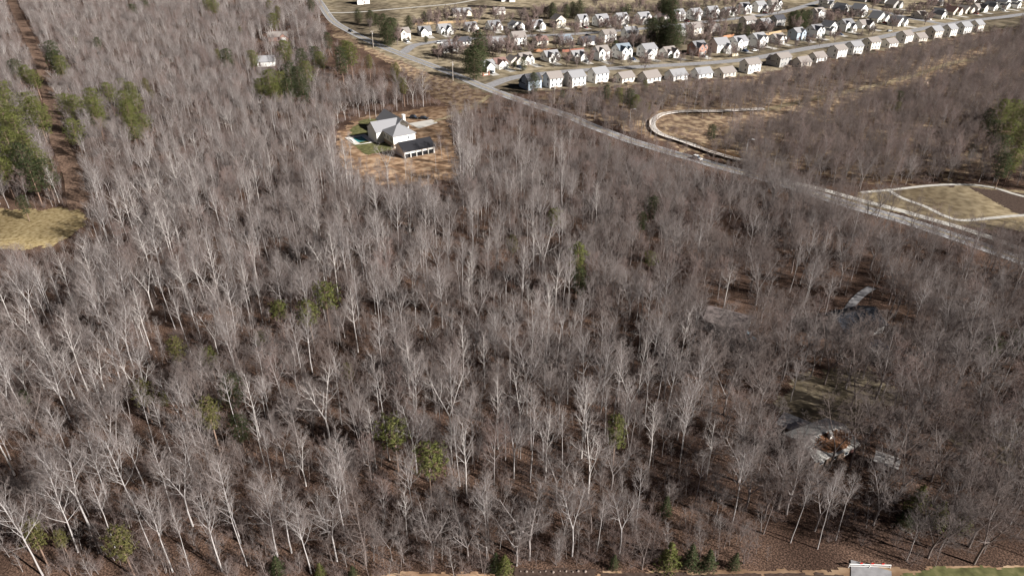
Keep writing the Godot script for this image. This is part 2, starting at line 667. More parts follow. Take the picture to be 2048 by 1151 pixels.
func thick(pts: Array, half: float) -> PackedVector2Array:      # a band round a row of photograph points
	var up := []
	var down := []
	for k in pts.size():
		var a := Vector2(pts[maxi(k - 1, 0)][0], pts[maxi(k - 1, 0)][1])
		var b := Vector2(pts[mini(k + 1, pts.size() - 1)][0], pts[mini(k + 1, pts.size() - 1)][1])
		var s := (b - a).normalized().orthogonal() * half
		var p := Vector2(pts[k][0], pts[k][1])
		up.append(p + s)
		down.push_front(p - s)
	return PackedVector2Array(up + down)

func _ready() -> void:
	rng.seed = 7
	# ---------------- camera, sky, sun
	var cam := Camera3D.new()
	cam.name = "camera"
	add_child(cam)
	cam.position = Vector3(0, CAM_H, 0)
	cam.rotation_degrees = Vector3(-PITCH, 0, 0)
	cam.fov = rad_to_deg(2.0 * atan(575.5 / FOCAL))
	cam.near = 0.5
	cam.far = 6000.0
	cam.current = true
	var env := Environment.new()
	env.background_mode = Environment.BG_SKY
	var sky := Sky.new()
	var sm := ProceduralSkyMaterial.new()
	sm.sky_top_color = Color(0.27, 0.38, 0.58)
	sm.sky_horizon_color = Color(0.66, 0.74, 0.84)
	sm.ground_bottom_color = Color(0.2, 0.17, 0.15)
	sm.ground_horizon_color = Color(0.55, 0.58, 0.6)
	sm.sky_curve = 0.12
	sm.sky_energy_multiplier = 0.31
	sky.sky_material = sm
	env.sky = sky
	env.tonemap_mode = Environment.TONE_MAPPER_LINEAR
	env.tonemap_exposure = 2.05
	env.sdfgi_enabled = true
	env.ssao_enabled = true
	env.ssil_enabled = true
	var we := WorldEnvironment.new()
	we.name = "world_environment"
	we.environment = env
	add_child(we)
	var sun := DirectionalLight3D.new()
	sun.name = "sun"
	add_child(sun)
	sun.look_at_from_position(Vector3.ZERO, Vector3(-0.87 * cos(deg_to_rad(29)), -sin(deg_to_rad(29)), -0.493 * cos(deg_to_rad(29))), UP)
	sun.light_energy = 1.6
	sun.light_color = Color(1.0, 0.98, 0.957)
	sun.light_angular_distance = 0.5
	sun.shadow_enabled = true

	# ---------------- materials
	var litter := noise_image(512, 3, 0.055, [[0.0, 0.022, 0.015, 0.012], [0.4, 0.075, 0.047, 0.035], [0.6, 0.15, 0.094, 0.07], [1.0, 0.32, 0.21, 0.155]])
	var blotch := noise_image(256, 9, 0.012, [[0.0, 0.3, 0.28, 0.27], [0.4, 0.6, 0.6, 0.6], [0.6, 0.9, 0.9, 0.88], [1.0, 1.0, 1.0, 1.0]], 3)
	var straw := noise_image(512, 5, 0.03, [[0.0, 0.16, 0.115, 0.055], [0.45, 0.39, 0.30, 0.155], [1.0, 0.56, 0.46, 0.28]])
	var turf := noise_image(512, 6, 0.011, [[0.0, 0.10, 0.086, 0.06], [0.38, 0.215, 0.175, 0.12], [0.6, 0.30, 0.248, 0.172], [1.0, 0.41, 0.35, 0.26]])
	var paving := noise_image(256, 8, 0.03, [[0.0, 0.20, 0.195, 0.2], [0.5, 0.26, 0.255, 0.26], [1.0, 0.31, 0.305, 0.31]])
	var m_litter := textured("leaf_litter", litter, 0.9, blotch)
	var m_straw := textured("dormant_grass", straw, 0.35, blotch)
	var m_turf := textured("winter_lawn", turf, 0.2, blotch)
	var m_field := textured("dry_field", noise_image(512, 19, 0.014, [[0.0, 0.15, 0.115, 0.07], [0.4, 0.26, 0.205, 0.13], [0.65, 0.33, 0.265, 0.17], [1.0, 0.42, 0.35, 0.24]]), 0.3, blotch)
	var m_road := textured("worn_asphalt", paving, 0.6)
	var m_brush := textured("broom_sedge", noise_image(512, 12, 0.018, [[0.0, 0.09, 0.06, 0.044], [0.4, 0.22, 0.15, 0.104], [0.6, 0.36, 0.26, 0.172], [1.0, 0.52, 0.42, 0.28]], 6), 0.2, blotch)
	var m_green := textured("green_lawn", noise_image(256, 13, 0.03, [[0.0, 0.05, 0.05, 0.022], [0.5, 0.105, 0.105, 0.045], [1.0, 0.19, 0.17, 0.085]]), 0.5)
	var m_soil := textured("tilled_soil", noise_image(256, 14, 0.05, [[0.0, 0.045, 0.03, 0.024], [1.0, 0.1, 0.072, 0.058]]), 0.7)
	var m_clay := textured("red_clay", noise_image(512, 15, 0.018, [[0.0, 0.11, 0.068, 0.045], [0.4, 0.27, 0.17, 0.105], [0.6, 0.40, 0.27, 0.175], [1.0, 0.52, 0.39, 0.27]], 6), 0.2, blotch)
	var m_trail := textured("trail_litter", noise_image(256, 17, 0.06, [[0.0, 0.065, 0.044, 0.034], [0.5, 0.16, 0.105, 0.077], [1.0, 0.29, 0.2, 0.15]]), 0.6)
	var m_concrete := textured("pale_concrete", noise_image(256, 16, 0.03, [[0.0, 0.36, 0.34, 0.31], [1.0, 0.52, 0.5, 0.46]]), 0.6)
	var bark_pale := mat("pale_bark", 0.395, 0.37, 0.36)
	var bark_grey := mat("grey_bark", 0.27, 0.243, 0.233)
	var bark_brown := mat("brown_bark", 0.185, 0.152, 0.14)
	var bark_white := mat("white_bark", 0.455, 0.425, 0.405)
	var twig_pale := mat("pale_twig", 0.215, 0.182, 0.17)
	var twig_grey := mat("grey_twig", 0.16, 0.134, 0.125)
	var twig_brown := mat("brown_twig", 0.14, 0.11, 0.10)
	var twig_red := mat("red_brown_twig", 0.20, 0.145, 0.13)
	var needle_a := mat("pine_needles", 0.175, 0.19, 0.058, 0.7)
	var needle_b := mat("dark_needles", 0.075, 0.095, 0.04, 0.7)
	var needle_c := mat("yellow_needles", 0.18, 0.172, 0.06, 0.7)

	# ---------------- ground
	var gb := MB.new()
	var xs := []
	var x := -2600.0
	while x <= 2600.0:
		xs.append(x)
		x += 4.0 if absf(x) < 560.0 else 60.0
	var zs := []
	var z := 160.0
	while z >= -3200.0:
		zs.append(z)
		z -= 4.0 if z > -860.0 else 70.0
	for zz in zs:
		for xx in xs:
			gb.v.append(Vector3(xx, height(xx, zz), zz))
			gb.n.append(UP)
			gb.t.append(Vector2(xx, zz) * 0.1)
	for r in zs.size() - 1:
		for c in xs.size() - 1:
			var a := r * xs.size() + c
			var e := a + xs.size()
			gb.i.append_array([a, e, e + 1, a, e + 1, a + 1])
	structure("ground", gb, m_litter, "reddish brown leaf litter of the forest floor")

	# ---------------- open land
	var hood := [[640, -60], [640, 10], [700, 75], [830, 150], [985, 190], [1060, 184], [1130, 178], [1250, 170], [1340, 163], [1480, 154], [1600, 132], [1800, 95], [2048, 50], [2300, 0], [2500, -60]]
	var field_left := [[-160, 420], [60, 418], [150, 414], [176, 425], [160, 455], [112, 488], [60, 496], [-160, 500]]
	var sedge := [[655, 30], [690, 66], [735, 92], [790, 118], [860, 146], [930, 170], [990, 192], [950, 205], [905, 216], [860, 190], [815, 150], [770, 122], [720, 96], [668, 74]]
	var pool_yard := [[676, 262], [730, 232], [790, 224], [860, 214], [935, 210], [985, 196], [1000, 204], [945, 222], [900, 240], [905, 285], [918, 325], [908, 352], [850, 372], [740, 366], [680, 340], [672, 290]]
	var field_right := [[1690, 402], [1725, 384], [1800, 376], [1950, 368], [2060, 384], [2300, 415], [2300, 480], [2048, 462], [1900, 450], [1780, 425]]
	var meadow := [[1316, 262], [1326, 242], [1360, 234], [1440, 238], [1470, 250], [1430, 272], [1400, 300], [1345, 285]]
	var lawn_r := [[1560, 780], [1640, 730], [1745, 742], [1800, 800], [1745, 850], [1620, 862], [1560, 830]]
	drape("neighbourhood_lawns", hood, m_turf, 0.05, 3.0, 0.5, "tan dormant lawns between the houses of the neighbourhood")
	drape("brushy_ground", [[1060, 196], [1130, 182], [1340, 167], [1480, 158], [1600, 136], [2048, 54], [2300, 4], [2400, 330], [2048, 350], [1850, 362], [1700, 368], [1560, 345], [1440, 318], [1300, 276], [1150, 222]], m_brush, 0.03, 3.0, 2.5, "tan grass and brush among the scrubby right woods")
	drape("grass_field", field_left, m_straw, 0.05, 0.8, 0.8, "yellow grass clearing at the left edge")
	drape("sedge_field", sedge, m_brush, 0.06, 1.2, 0.8, "orange broom sedge field beside the main road")
	drape("clay_yard", pool_yard, m_clay, 0.05, 1.0, 1.0, "orange clay yard round the white house")
	drape("pool_lawn", [[699, 258], [730, 238], [775, 236], [790, 255], [785, 300], [735, 310], [704, 290]], m_green, 0.09, 0.8, 0.5, "green lawn round the swimming pool")
	drape("meadow", meadow, m_brush, 0.06, 1.0, 1.6, "tan meadow inside the boardwalk bend")
	drape("mown_field", field_right, m_field, 0.05, 1.0, 1.0, "tan mown field beside the right road")
	drape("field_of_straw", [[1770, 388], [1850, 378], [1938, 374], [2026, 424], [1940, 436], [1860, 425]], m_field, 0.09, 0.8, 0.2, "pale grass plot between the right paths")
	drape("soil_plot", [[1938, 374], [2040, 386], [2180, 404], [2200, 440], [2045, 428], [2026, 424]], m_soil, 0.09, 0.8, 0.1, "dark brown tilled soil plot at the right edge")
	drape("wood_lawn", lawn_r, m_turf, 0.05, 0.7, 1.2, "tan lawn under the trees behind the leaf-covered roof")
	drape("corner_lawn", [[1890, 860], [1960, 840], [2200, 850], [2200, 930], [2040, 925], [1920, 905]], m_turf, 0.05, 0.7, 1.2, "olive lawn between the trees at the right edge")
	drape("clay_verge", [[700, 1149], [1000, 1146], [1200, 1146], [1400, 1141], [1690, 1137], [1810, 1134], [2150, 1130], [2150, 1210], [700, 1210]], m_clay, 0.05, 0.4, 0.3, "orange clay verge along the bottom edge")
	drape("grass_verge", [[1800, 1138], [1900, 1134], [2150, 1130], [2150, 1200], [1800, 1200]], m_green, 0.08, 0.4, 0.4, "green grass verge right of the gate")
	drape("mulch_bed", [[1030, 1137], [1190, 1135], [1196, 1200], [1025, 1200]], m_soil, 0.1, 0.3, 0.1, "dark mulch bed at the bottom edge")
	drape("lower_road", [[1200, 1146], [1690, 1147], [1690, 1230], [1200, 1230]], m_soil, 0.09, 0.5, 0.1, "dark strip of bare soil below the cedars")

	# ---------------- roads and paths
	var road_px := [[622, -16], [640, 6], [664, 40], [700.7, 63], [750, 87], [799, 107], [855, 128], [909, 149], [963, 172], [1030, 197], [1097, 219], [1140, 233], [1176, 249], [1223, 267], [1264, 282], [1308, 295], [1352, 308], [1396, 320], [1440, 333], [1520, 354], [1600, 378], [1700, 410], [1800, 438], [1900, 470], [2048, 522], [2250, 590]]
	var road := smooth_path(road_px, 3.0)
	var street_a := smooth_path([[806, 106], [816, 98], [831, 90], [868, 84], [901, 80.6], [960, 76], [1030, 72.5], [1103, 70.4], [1163, 67], [1240, 61], [1320, 54], [1400, 45], [1480, 36], [1560, 25], [1600, 15], [1640, 3], [1700, -14]], 3.0)
	var street_b := smooth_path([[972, 174], [990, 167], [1016, 158], [1056, 150.5], [1110, 145], [1150, 141.5], [1225, 137], [1300, 132.5], [1399, 127], [1453, 123], [1506, 117], [1560, 107], [1634, 93.7], [1714, 83], [1768, 73], [1835, 59.5], [1901, 48], [1955, 40], [2008, 34], [2060, 27], [2250, 5]], 3.0)
	var street_c := smooth_path([[1640, 3], [1700, 12], [1760, 22], [1830, 38], [1890, 48]], 3.0)
	var paint_y := mat("yellow_line", 0.55, 0.40, 0.08)
	var paint_w := mat("white_line", 0.7, 0.7, 0.68)
	var b := MB.new()
	strip(b, road, 3.3, 0.12)
	var ro := structure("main_road", b, m_road, "grey two-lane road running diagonally past the neighbourhood")
	for s in [-0.15, 0.15]:
		b = MB.new()
		strip(b, road, 0.06, 0.15, s)
		part("centre_line", b, paint_y, ro)
	for s in [-3.0, 3.0]:
		b = MB.new()
		strip(b, road, 0.08, 0.15, s)
		part("edge_line", b, paint_w, ro)
	b = MB.new()
	strip(b, street_a, 3.6, 0.14)
	structure("upper_street", b, m_road, "grey residential street between the upper house rows")
	b = MB.new()
	strip(b, street_b, 3.8, 0.14)
	structure("lower_street", b, m_road, "grey residential street between the lower house rows")
	b = MB.new()
	strip(b, street_c, 3.4, 0.13)
	structure("side_street", b, m_road, "grey street joining the two rows at the upper right")
	for e in [["walk_beside_road", [[1560, 356], [1600, 368], [1652, 381], [1719, 400], [1804, 422], [1866, 440], [1926, 457], [1987, 477], [2048, 500], [2200, 555]], 1.6, m_concrete, "pale concrete walk beside the right road"],
			["field_path", [[1722, 385], [1790, 379], [1865, 371], [1932, 369.5], [1986, 375], [2048, 393], [2200, 425]], 0.9, m_concrete, "pale path along the far side of the field"],
			["field_path", [[1780, 382], [1804, 396], [1850, 413], [1890, 432], [1926, 441], [1987, 436], [2048, 431], [2200, 428]], 0.9, m_concrete, "pale path along the near side of the field"],
			["gravel_drive", [[980, 190], [962, 204], [944, 213], [915, 226], [890, 236], [865, 244]], 1.4, m_field, "pale gravel drive from the main road to the white house"],
			["forest_trail", [[14, -30], [30, 20], [55, 70], [85, 140], [100, 205], [112, 265], [128, 310], [145, 350], [152, 395], [158, 418]], 3.2, m_trail, "reddish trail corridor through the left woods"],
			["cleared_corridor", [[1527, 221], [1591, 206], [1640, 196], [1695, 184], [1752, 170], [1783, 163], [1826, 152], [1901, 127], [1955, 117], [2060, 95]], 2.2, m_field, "tan grass corridor through the right woods"],
			["wood_drive", [[1745, 575], [1722, 590], [1702, 612], [1690, 640], [1697, 668]], 1.1, m_road, "grey drive leading to the dark roofed house"],
			["house_drive", [[1560, 835], [1600, 852], [1640, 866], [1672, 862]], 2.4, m_road, "grey paved drive behind the leaf-covered roof"],
			["gate_drive", [[1742, 1131], [1743, 1150], [1744, 1200]], 3.0, m_road, "grey drive below the white gate"],
			["farm_drive", [[655, 26], [720, 24], [800, 17], [870, 11], [910, 7], [960, -2]], 1.8, m_concrete, "pale farm drive off the top of the main road"]]:
		b = MB.new()
		var path := smooth_path(e[1], 2.0)
		strip(b, path, e[2], 0.14)
		structure(e[0] if not used.has(e[0]) else numbered(e[0]), b, e[3], e[4])
		clear_paths.append([path, e[2] + 1.0])
	b = MB.new()
	b.prism([Vector2(-6, -5), Vector2(6, -5), Vector2(6, 5), Vector2(-6, 5)], G(850, 248) + Vector3(0, 0.1, 0), Vector3.RIGHT.rotated(UP, 0.58), Vector3.FORWARD.rotated(UP, 0.58), UP, -0.4, 0.06)
	structure("parking_court", b, m_concrete, "pale parking court beside the white house")
	clear_paths.append([road, 4.0])
	b = MB.new()

	# ---------------- boardwalk
	boardwalk()

	# ---------------- where trees may not stand or hide things
	for a in [hood, field_left, sedge, pool_yard, field_right, meadow]:
		open_polys.append(poly(a))
	open_polys.append(poly([[-900, 1134], [2900, 1134], [2900, 1600], [-900, 1600]]))
	clear_polys = [
		[poly(field_left), 0.95], [poly([[0, 410], [150, 412], [170, 440], [115, 490], [0, 500]]), 0.8],
		[thick([[14, -20], [30, 20], [55, 70], [85, 140], [100, 205], [112, 265], [128, 310], [145, 350], [155, 405]], 13.0), 0.85],
		[poly([[705, 250], [750, 232], [800, 222], [870, 226], [880, 300], [925, 330], [915, 366], [760, 358], [700, 305], [696, 262]]), 0.93],
		[poly([[630, -10], [700, 62], [830, 120], [990, 180], [1130, 176], [1340, 158], [1480, 150], [1600, 128], [1800, 90], [2048, 45], [2048, -60], [630, -60]]), 0.9],
		[poly([[800, 125], [930, 172], [985, 192], [905, 214], [830, 165]]), 0.75],
		[thick([[1140, 233], [1223, 267], [1308, 295], [1396, 320], [1440, 333]], 7.0), 0.38],
		[poly([[636, 10], [700, 72], [800, 118], [870, 150], [800, 140], [720, 108], [680, 80], [645, 40]]), 0.85],
		[thick([[1486, 326], [1422, 308], [1366, 287], [1322, 272], [1305, 252], [1337, 229], [1380, 225], [1450, 224], [1527, 220]], 8.0), 0.85],
		[poly(meadow), 0.8],
		[thick([[1527, 221], [1591, 206], [1640, 196], [1695, 184], [1752, 170], [1826, 152], [1901, 127], [1955, 117]], 7.0), 0.75],
		[poly([[1700, 400], [1740, 384], [1950, 368], [2100, 390], [2100, 445], [1880, 445], [1760, 420]]), 0.9],
		[thick([[1719, 403], [1804, 425], [1866, 443], [1926, 462], [2048, 510]], 7.0), 0.28],
		[poly([[1610, 868], [1680, 856], [1730, 905], [1725, 925], [1665, 935], [1625, 910]]), 0.5],
		[poly([[1575, 770], [1640, 735], [1745, 750], [1770, 800], [1700, 850], [1610, 850]]), 0.34],
		[thick([[1735, 585], [1700, 612], [1690, 645], [1735, 660]], 8.0), 0.2],
		[poly([[1450, 640], [1505, 640], [1505, 680], [1450, 680]]), 0.0],
		[poly([[510, 50], [590, 55], [600, 85], [510, 85]]), 0.3], [poly([[515, 115], [570, 115], [570, 140], [515, 140]]), 0.25]]
	brush_zone = poly([[1060, 190], [1130, 178], [1340, 163], [1480, 154], [1600, 132], [2048, 50], [2300, 0], [2500, -40], [2500, 340], [2048, 352], [1850, 362], [1700, 372], [1560, 350], [1440, 322], [1300, 284], [1150, 226]])
	scrub = poly([[965, 215], [1000, 200], [1100, 225], [1300, 298], [1440, 338], [1400, 372], [1250, 350], [1150, 330], [1050, 330], [960, 345], [940, 260]])
	lawn_wood = poly([[1380, 560], [1700, 480], [2048, 540], [2500, 600], [2500, 1134], [1560, 1134], [1450, 950]])
	left_far = poly([[-700, -60], [640, -60], [700, 90], [800, 200], [650, 380], [200, 420], [-700, 420]])
	near_wood = poly([[-900, 880], [2900, 880], [2900, 1134], [-900, 1134]])

	openings()
	home_sites(m_green, m_concrete)
	neighbourhood(m_concrete)
	tree_kinds(bark_pale, bark_grey, bark_brown, bark_white, twig_pale, twig_grey, twig_brown, twig_red, needle_a, needle_b, needle_c)
	evergreens()
	woods()
	small_things()

func boardwalk() -> void:
	var pts := smooth_path([[1488, 325], [1465, 320], [1422, 307], [1366, 286.5], [1322, 272], [1306, 258], [1306, 245], [1318, 234.5], [1337, 229], [1366, 226], [1400, 225.3], [1439, 225], [1480, 223], [1527, 220.5]], 2.0)
	clear_paths.append([pts, 3.0])
	var label := "curved timber boardwalk with railings bending through the right woods"
	var t := thing("boardwalk", label, "boardwalk", pts[0])
	var o: Vector3 = pts[0]
	var wood := mat("boardwalk_deck", 0.62, 0.58, 0.54)
	var rail_wood := mat("boardwalk_rail", 0.24, 0.17, 0.11)
	var deck := MB.new()
	var left := []
	var right := []
	for k in pts.size():
		var d: Vector3 = (pts[mini(k + 1, pts.size() - 1)] - pts[maxi(k - 1, 0)])
		d.y = 0
		d = d.normalized()
		var s := Vector3(-d.z, 0, d.x)
		var p: Vector3 = pts[k] - o + UP * 1.1
		left.append(p - s * 1.5)
		right.append(p + s * 1.5)
	for k in pts.size() - 1:
		deck.quad(left[k], right[k], right[k + 1], left[k + 1])
		var dn := UP * 0.22
		deck.quad(left[k + 1] - dn, right[k + 1] - dn, right[k] - dn, left[k] - dn)
		deck.quad(left[k] - dn, left[k], left[k + 1], left[k + 1] - dn)
		deck.quad(right[k + 1] - dn, right[k + 1], right[k], right[k] - dn)
	part("deck", deck, wood, t)
	for side in [left, right]:
		for h in [0.55, 1.1]:
			var r := MB.new()
			var line := []
			var rad := []
			for p in side:
				line.append(p + UP * h)
				rad.append(0.07)
			r.tube(line, rad, 4)
			part("railing", r, rail_wood, t)
		for k in range(0, side.size(), 2):
			var r := MB.new()
			r.box(side[k] + UP * -0.05, Vector3(0.14, 2.3, 0.14))
			part("post", r, rail_wood, t)
	# the rusty bridge at its near end
	var bt := thing("footbridge", "rusty brown steel truss footbridge at the near end of the boardwalk", "footbridge", pts[0] + UP * 0.0)
	var steel := mat("weathered_steel", 0.26, 0.15, 0.07)
	var n := 11
	for side in [left, right]:
		var a: Vector3 = side[0]
		var e: Vector3 = side[n]
		var sgn := -0.12 if side == left else 0.12
		var off := Vector3(sgn, 0, sgn)
		for h in [0.0, 1.5]:
			var r := MB.new()
			r.tube([a + off + UP * h, e + off + UP * h], [0.1, 0.1], 4)
			part("chord", r, steel, bt)
		for k in 8:
			var f := k / 7.0
			var r := MB.new()
			var p: Vector3 = a.lerp(e, f) + off
			r.tube([p, p + UP * 1.5], [0.07, 0.07], 4)
			if k < 7:
				var q: Vector3 = a.lerp(e, (k + 1) / 7.0) + off
				r.tube([p + UP * (1.5 if k % 2 else 0.0), q + UP * (0.0 if k % 2 else 1.5)], [0.05, 0.05], 4)
			part("brace", r, steel, bt)

func oriented(px: float, py: float, turn_deg: float, depth: float) -> Vector3:
	var w := G(px, py)
	var a := deg_to_rad(turn_deg)
	w -= Vector3(sin(a), 0, cos(a)) * depth
	return on_ground(w)

func home_sites(m_green: Material, m_concrete: Material) -> void:
	var white := mat("white_siding", 0.80, 0.79, 0.76, 0.7)
	var slate := mat("slate_shingle", 0.24, 0.24, 0.25, 0.9)
	var black := mat("black_shingle", 0.022, 0.022, 0.026, 0.9)
	var tan_brick := mat("tan_brick", 0.46, 0.35, 0.25)
	var X := Vector3.RIGHT
	var Z := Vector3.BACK
	var a := deg_to_rad(33.0)
	# the white house with a pool
	var at := oriented(810, 291, 33, 5.5)
	var t := thing("white_house", "white house with grey hipped roof and chimney beside the pool", "house", at, a)
	var b := MB.new()
	b.box(Vector3(0, 3.35, 0), Vector3(10.4, 3.3, 11))
	part("wall", b, white, t)
	b = MB.new()
	b.box(Vector3(0, 0.35, 0), Vector3(10.44, 2.7, 11.04))
	tag(part("basement_wall", b, tan_brick, t), "tan brick basement wall")
	b = MB.new()
	hip_roof(b, Vector3.ZERO, 5.2, 5.5, 5.0, 3.1, 0.6)
	part("roof", b, slate, t)
	b = MB.new()
	gable_wall(b, Vector3(-3.5, 0, -10.0), -Z, X, 5.0, 4.9, 3.2, -5.0, 7.0)
	part("wall", b, white, t)
	b = MB.new()
	gable_roof(b, Vector3(-3.5, 0, -10.0), -Z, X, 5.0, 4.9, 3.2, -5.0, 7.0)
	part("roof", b, slate, t)
	b = MB.new()
	gable_wall(b, Vector3(4.6, 0, 0), X, Z, 4.4, 4.8, 3.6, -25.0, -9.0)
	part("wall", b, white, t)
	b = MB.new()
	gable_roof(b, Vector3(4.6, 0, 0), X, Z, 4.4, 4.8, 3.6, -25.0, -6.0)
	part("roof", b, slate, t)
	b = MB.new()
	b.box(Vector3(9.4, 3.6, -15), Vector3(1.0, 7.6, 1.6))
	b.box(Vector3(9.4, 7.5, -15), Vector3(1.25, 0.25, 1.85))
	part("chimney", b, white, t)
	fit("window", window_mesh, Vector3(2.0, 3.6, 5.5), 0, t, Vector3(0.8, 0.7, 1))
	fit("window", window_mesh, Vector3(-3.0, 1.2, 5.53), 0, t, Vector3(1.2, 1, 1))
	for k in 3:
		fit("window", window_mesh, Vector3(5.2, 3.4, -3.5 + 3.3 * k), PI / 2, t, Vector3(1, 1, 1))
		fit("window", window_mesh, Vector3(-5.2, 3.4, -3.5 + 3.3 * k), -PI / 2, t, Vector3(1, 1, 1))
	b = MB.new()
	for k in 9:
		b.box(Vector3(-5.2 + 1.3 * k, 1.0, 7.6), Vector3(0.1, 1.0, 0.1))
	b.box(Vector3(0, 1.5, 7.6), Vector3(10.6, 0.12, 0.14))
	b.box(Vector3(0, 0.42, 6.6), Vector3(10.8, 0.14, 2.1))
	part("rear_deck", b, white, t)
	keep_off.append([at.x, at.z, 17.0])
	# garage
	at = oriented(839, 311, 33, 4.2)
	t = thing("garage", "long black roofed outbuilding with dark open bays before the white house", "garage", at, a)
	b = MB.new()
	gable_wall(b, Vector3.ZERO, -Z, X, 4.2, 3.3, 2.5, -6.8, 6.8)
	part("wall", b, white, t)
	b = MB.new()
	gable_roof(b, Vector3.ZERO, -Z, X, 4.2, 3.3, 2.5, -6.8, 6.8, 0.6)
	part("roof", b, black, t)
	for k in 5:
		b = MB.new()
		b.box(Vector3(-5.4 + 2.7 * k, 0.9, 4.2), Vector3(2.4, 2.0, 0.06))
		part("opening", b, mat("dark_opening", 0.015, 0.015, 0.017), t)
	for k in 6:
		b = MB.new()
		b.box(Vector3(-6.7 + k * 2.68, 1.3, 4.6), Vector3(0.2, 3.2, 0.2))
		part("post", b, white, t)
	keep_off.append([at.x, at.z, 10.0])
	# pool
	at = G(722, 281)
	t = thing("swimming_pool", "teal swimming pool with a pale paved surround on the green lawn", "swimming pool", at + UP * 0.12, a)
	b = MB.new()
	for s in [-1.0, 1.0]:
		b.box(Vector3(s * 3.6, -0.1, 0), Vector3(2.4, 0.5, 15.0))
		b.box(Vector3(0, -0.1, s * 6.4), Vector3(4.8, 0.5, 2.2))
	part("paving", b, mat("pool_paving", 0.62, 0.59, 0.54), t)
	b = MB.new()
	b.box(Vector3(0, -0.12, 0), Vector3(4.9, 0.3, 10.7))
	part("water", b, mat("pool_water", 0.04, 0.22, 0.215, 0.08), t)
	b = MB.new()
	for s in [-1.0, 1.0]:
		b.box(Vector3(s * 2.42, 0.19, 0), Vector3(0.3, 0.09, 10.9))
		b.box(Vector3(0, 0.19, s * 5.32), Vector3(4.5, 0.09, 0.3))
	part("coping", b, mat("pool_coping", 0.7, 0.69, 0.66), t)
	for k in 2:
		b = MB.new()
		b.box(Vector3(-3.6, 0.42, -2.0 + 2.0 * k), Vector3(0.65, 0.12, 1.8))
		b.box(Vector3(-3.6, 0.65, -2.75 + 2.0 * k), Vector3(0.65, 0.5, 0.1))
		b.box(Vector3(-3.6, 0.27, -2.0 + 2.0 * k), Vector3(0.5, 0.24, 1.6))
		var sun_bed := put("sun_lounger", b.mesh(white))
		sun_bed.transform = t.transform
		tag(sun_bed, ["white sun lounger at the far end of the pool", "white sun lounger nearer the camera beside the pool"][k], "sun lounger", "loungers by the pool")
	keep_off.append([at.x, at.z, 9.0])

	# the leaf-covered house in the right woods
	a = deg_to_rad(24.0)
	at = oriented(1668, 924, 24, 3.9)
	t = thing("leafy_house", "low brown house with fallen leaves on its roof, lower right woods", "house", at, a)
	b = MB.new()
	gable_wall(b, Vector3.ZERO, -Z, X, 3.8, 2.7, 1.5, -5.2, 5.2)
	part("wall", b, mat("brown_siding", 0.3, 0.22, 0.17), t)
	b = MB.new()
	gable_roof(b, Vector3.ZERO, -Z, X, 3.8, 2.7, 1.5, -5.2, 5.2, 0.6)
	part("roof", b, textured("old_shingle", noise_image(256, 31, 0.06, [[0.0, 0.34, 0.33, 0.31], [1.0, 0.52, 0.5, 0.47]]), 1.0), t)
	mats["old_shingle"].uv1_triplanar = true
	mats["old_shingle"].uv1_scale = Vector3(0.2, 0.2, 0.2)
	rng.seed = 77
	var lv := MB.new()
	for k in 5200:          # the leaves that lie on the slope
		var u := rnd(-4.4, 5.6)
		var s := rnd(0.3, 3.9)
		if absf(u - 0.8) / 4.6 + absf(s - 2.0) / 3.2 > rnd(0.55, 1.15):
			continue
		var p := Vector3(u, 2.7 + 0.27 + 1.5 * (1.0 - s / 3.8), s)
		var d := Vector3(rnd(-1, 1), 0, rnd(-1, 1)).normalized() * rnd(0.08, 0.16)
		d.y = -d.z * 1.5 / 3.8
		var e := Vector3(-d.z, 0, d.x)
		e.y = -e.z * 1.5 / 3.8
		lv.quad(p - d, p + e, p + d, p - e)
	tag(part("fallen_leaves", lv, mat("fallen_leaf", 0.24, 0.12, 0.065), t), "", "", "", "stuff")
	b = MB.new()
	b.box(Vector3(0.6, 4.3, 1.2), Vector3(0.7, 1.6, 0.7))
	part("chimney", b, mat("flue", 0.55, 0.53, 0.5), t)
	for k in 3:
		fit("window", window_mesh, Vector3(-3.4 + 3.2 * k, 1.5, 3.8), 0, t)
	fit("door", door_mesh, Vector3(4.4, 0.1, 3.8), 0, t)
	keep_off.append([at.x, at.z, 7.5])
	at = oriented(1783, 946, 24, 1.6)
	t = thing("pale_shed", "small shed with a pale roof right of the leaf-covered house", "shed", at, deg_to_rad(-32.0))
	b = MB.new()
	gable_wall(b, Vector3.ZERO, -Z, X, 1.4, 2.0, 0.7, -1.9, 1.9)
	part("wall", b, mat("brown_siding", 0.3, 0.22, 0.17), t)
	b = MB.new()
	gable_roof(b, Vector3.ZERO, -Z, X, 1.4, 2.0, 0.7, -1.9, 1.9, 0.25)
	part("roof", b, mat("pale_metal", 0.5, 0.48, 0.46, 0.5), t)
	fit("door", door_mesh, Vector3(0, 0, 1.4), 0, t)
	keep_off.append([at.x, at.z, 3.5])
	# dark house, tarp
	at = oriented(1728, 676, 20, 4.5)
	t = thing("dark_house", "dark roofed house at the end of the grey drive in the right woods", "house", at, deg_to_rad(20))
	b = MB.new()
	gable_wall(b, Vector3.ZERO, -Z, X, 4.4, 2.8, 2.2, -6.0, 6.0)
	part("wall", b, mat("grey_siding", 0.36, 0.35, 0.34), t)
	b = MB.new()
	gable_roof(b, Vector3.ZERO, -Z, X, 4.4, 2.8, 2.2, -6.0, 6.0, 0.5)
	part("roof", b, mat("charcoal_shingle", 0.03, 0.032, 0.04), t)
	for k in 3:
		fit("window", window_mesh, Vector3(-3.6 + 3.4 * k, 1.5, 4.4), 0, t)
	keep_off.append([at.x, at.z, 8.0])
	at = G(1752, 697)
	t = thing("tarp_cover", "dull blue tarp over a low frame beside the dark roofed house", "tarp", at, 0.3)
	b = MB.new()
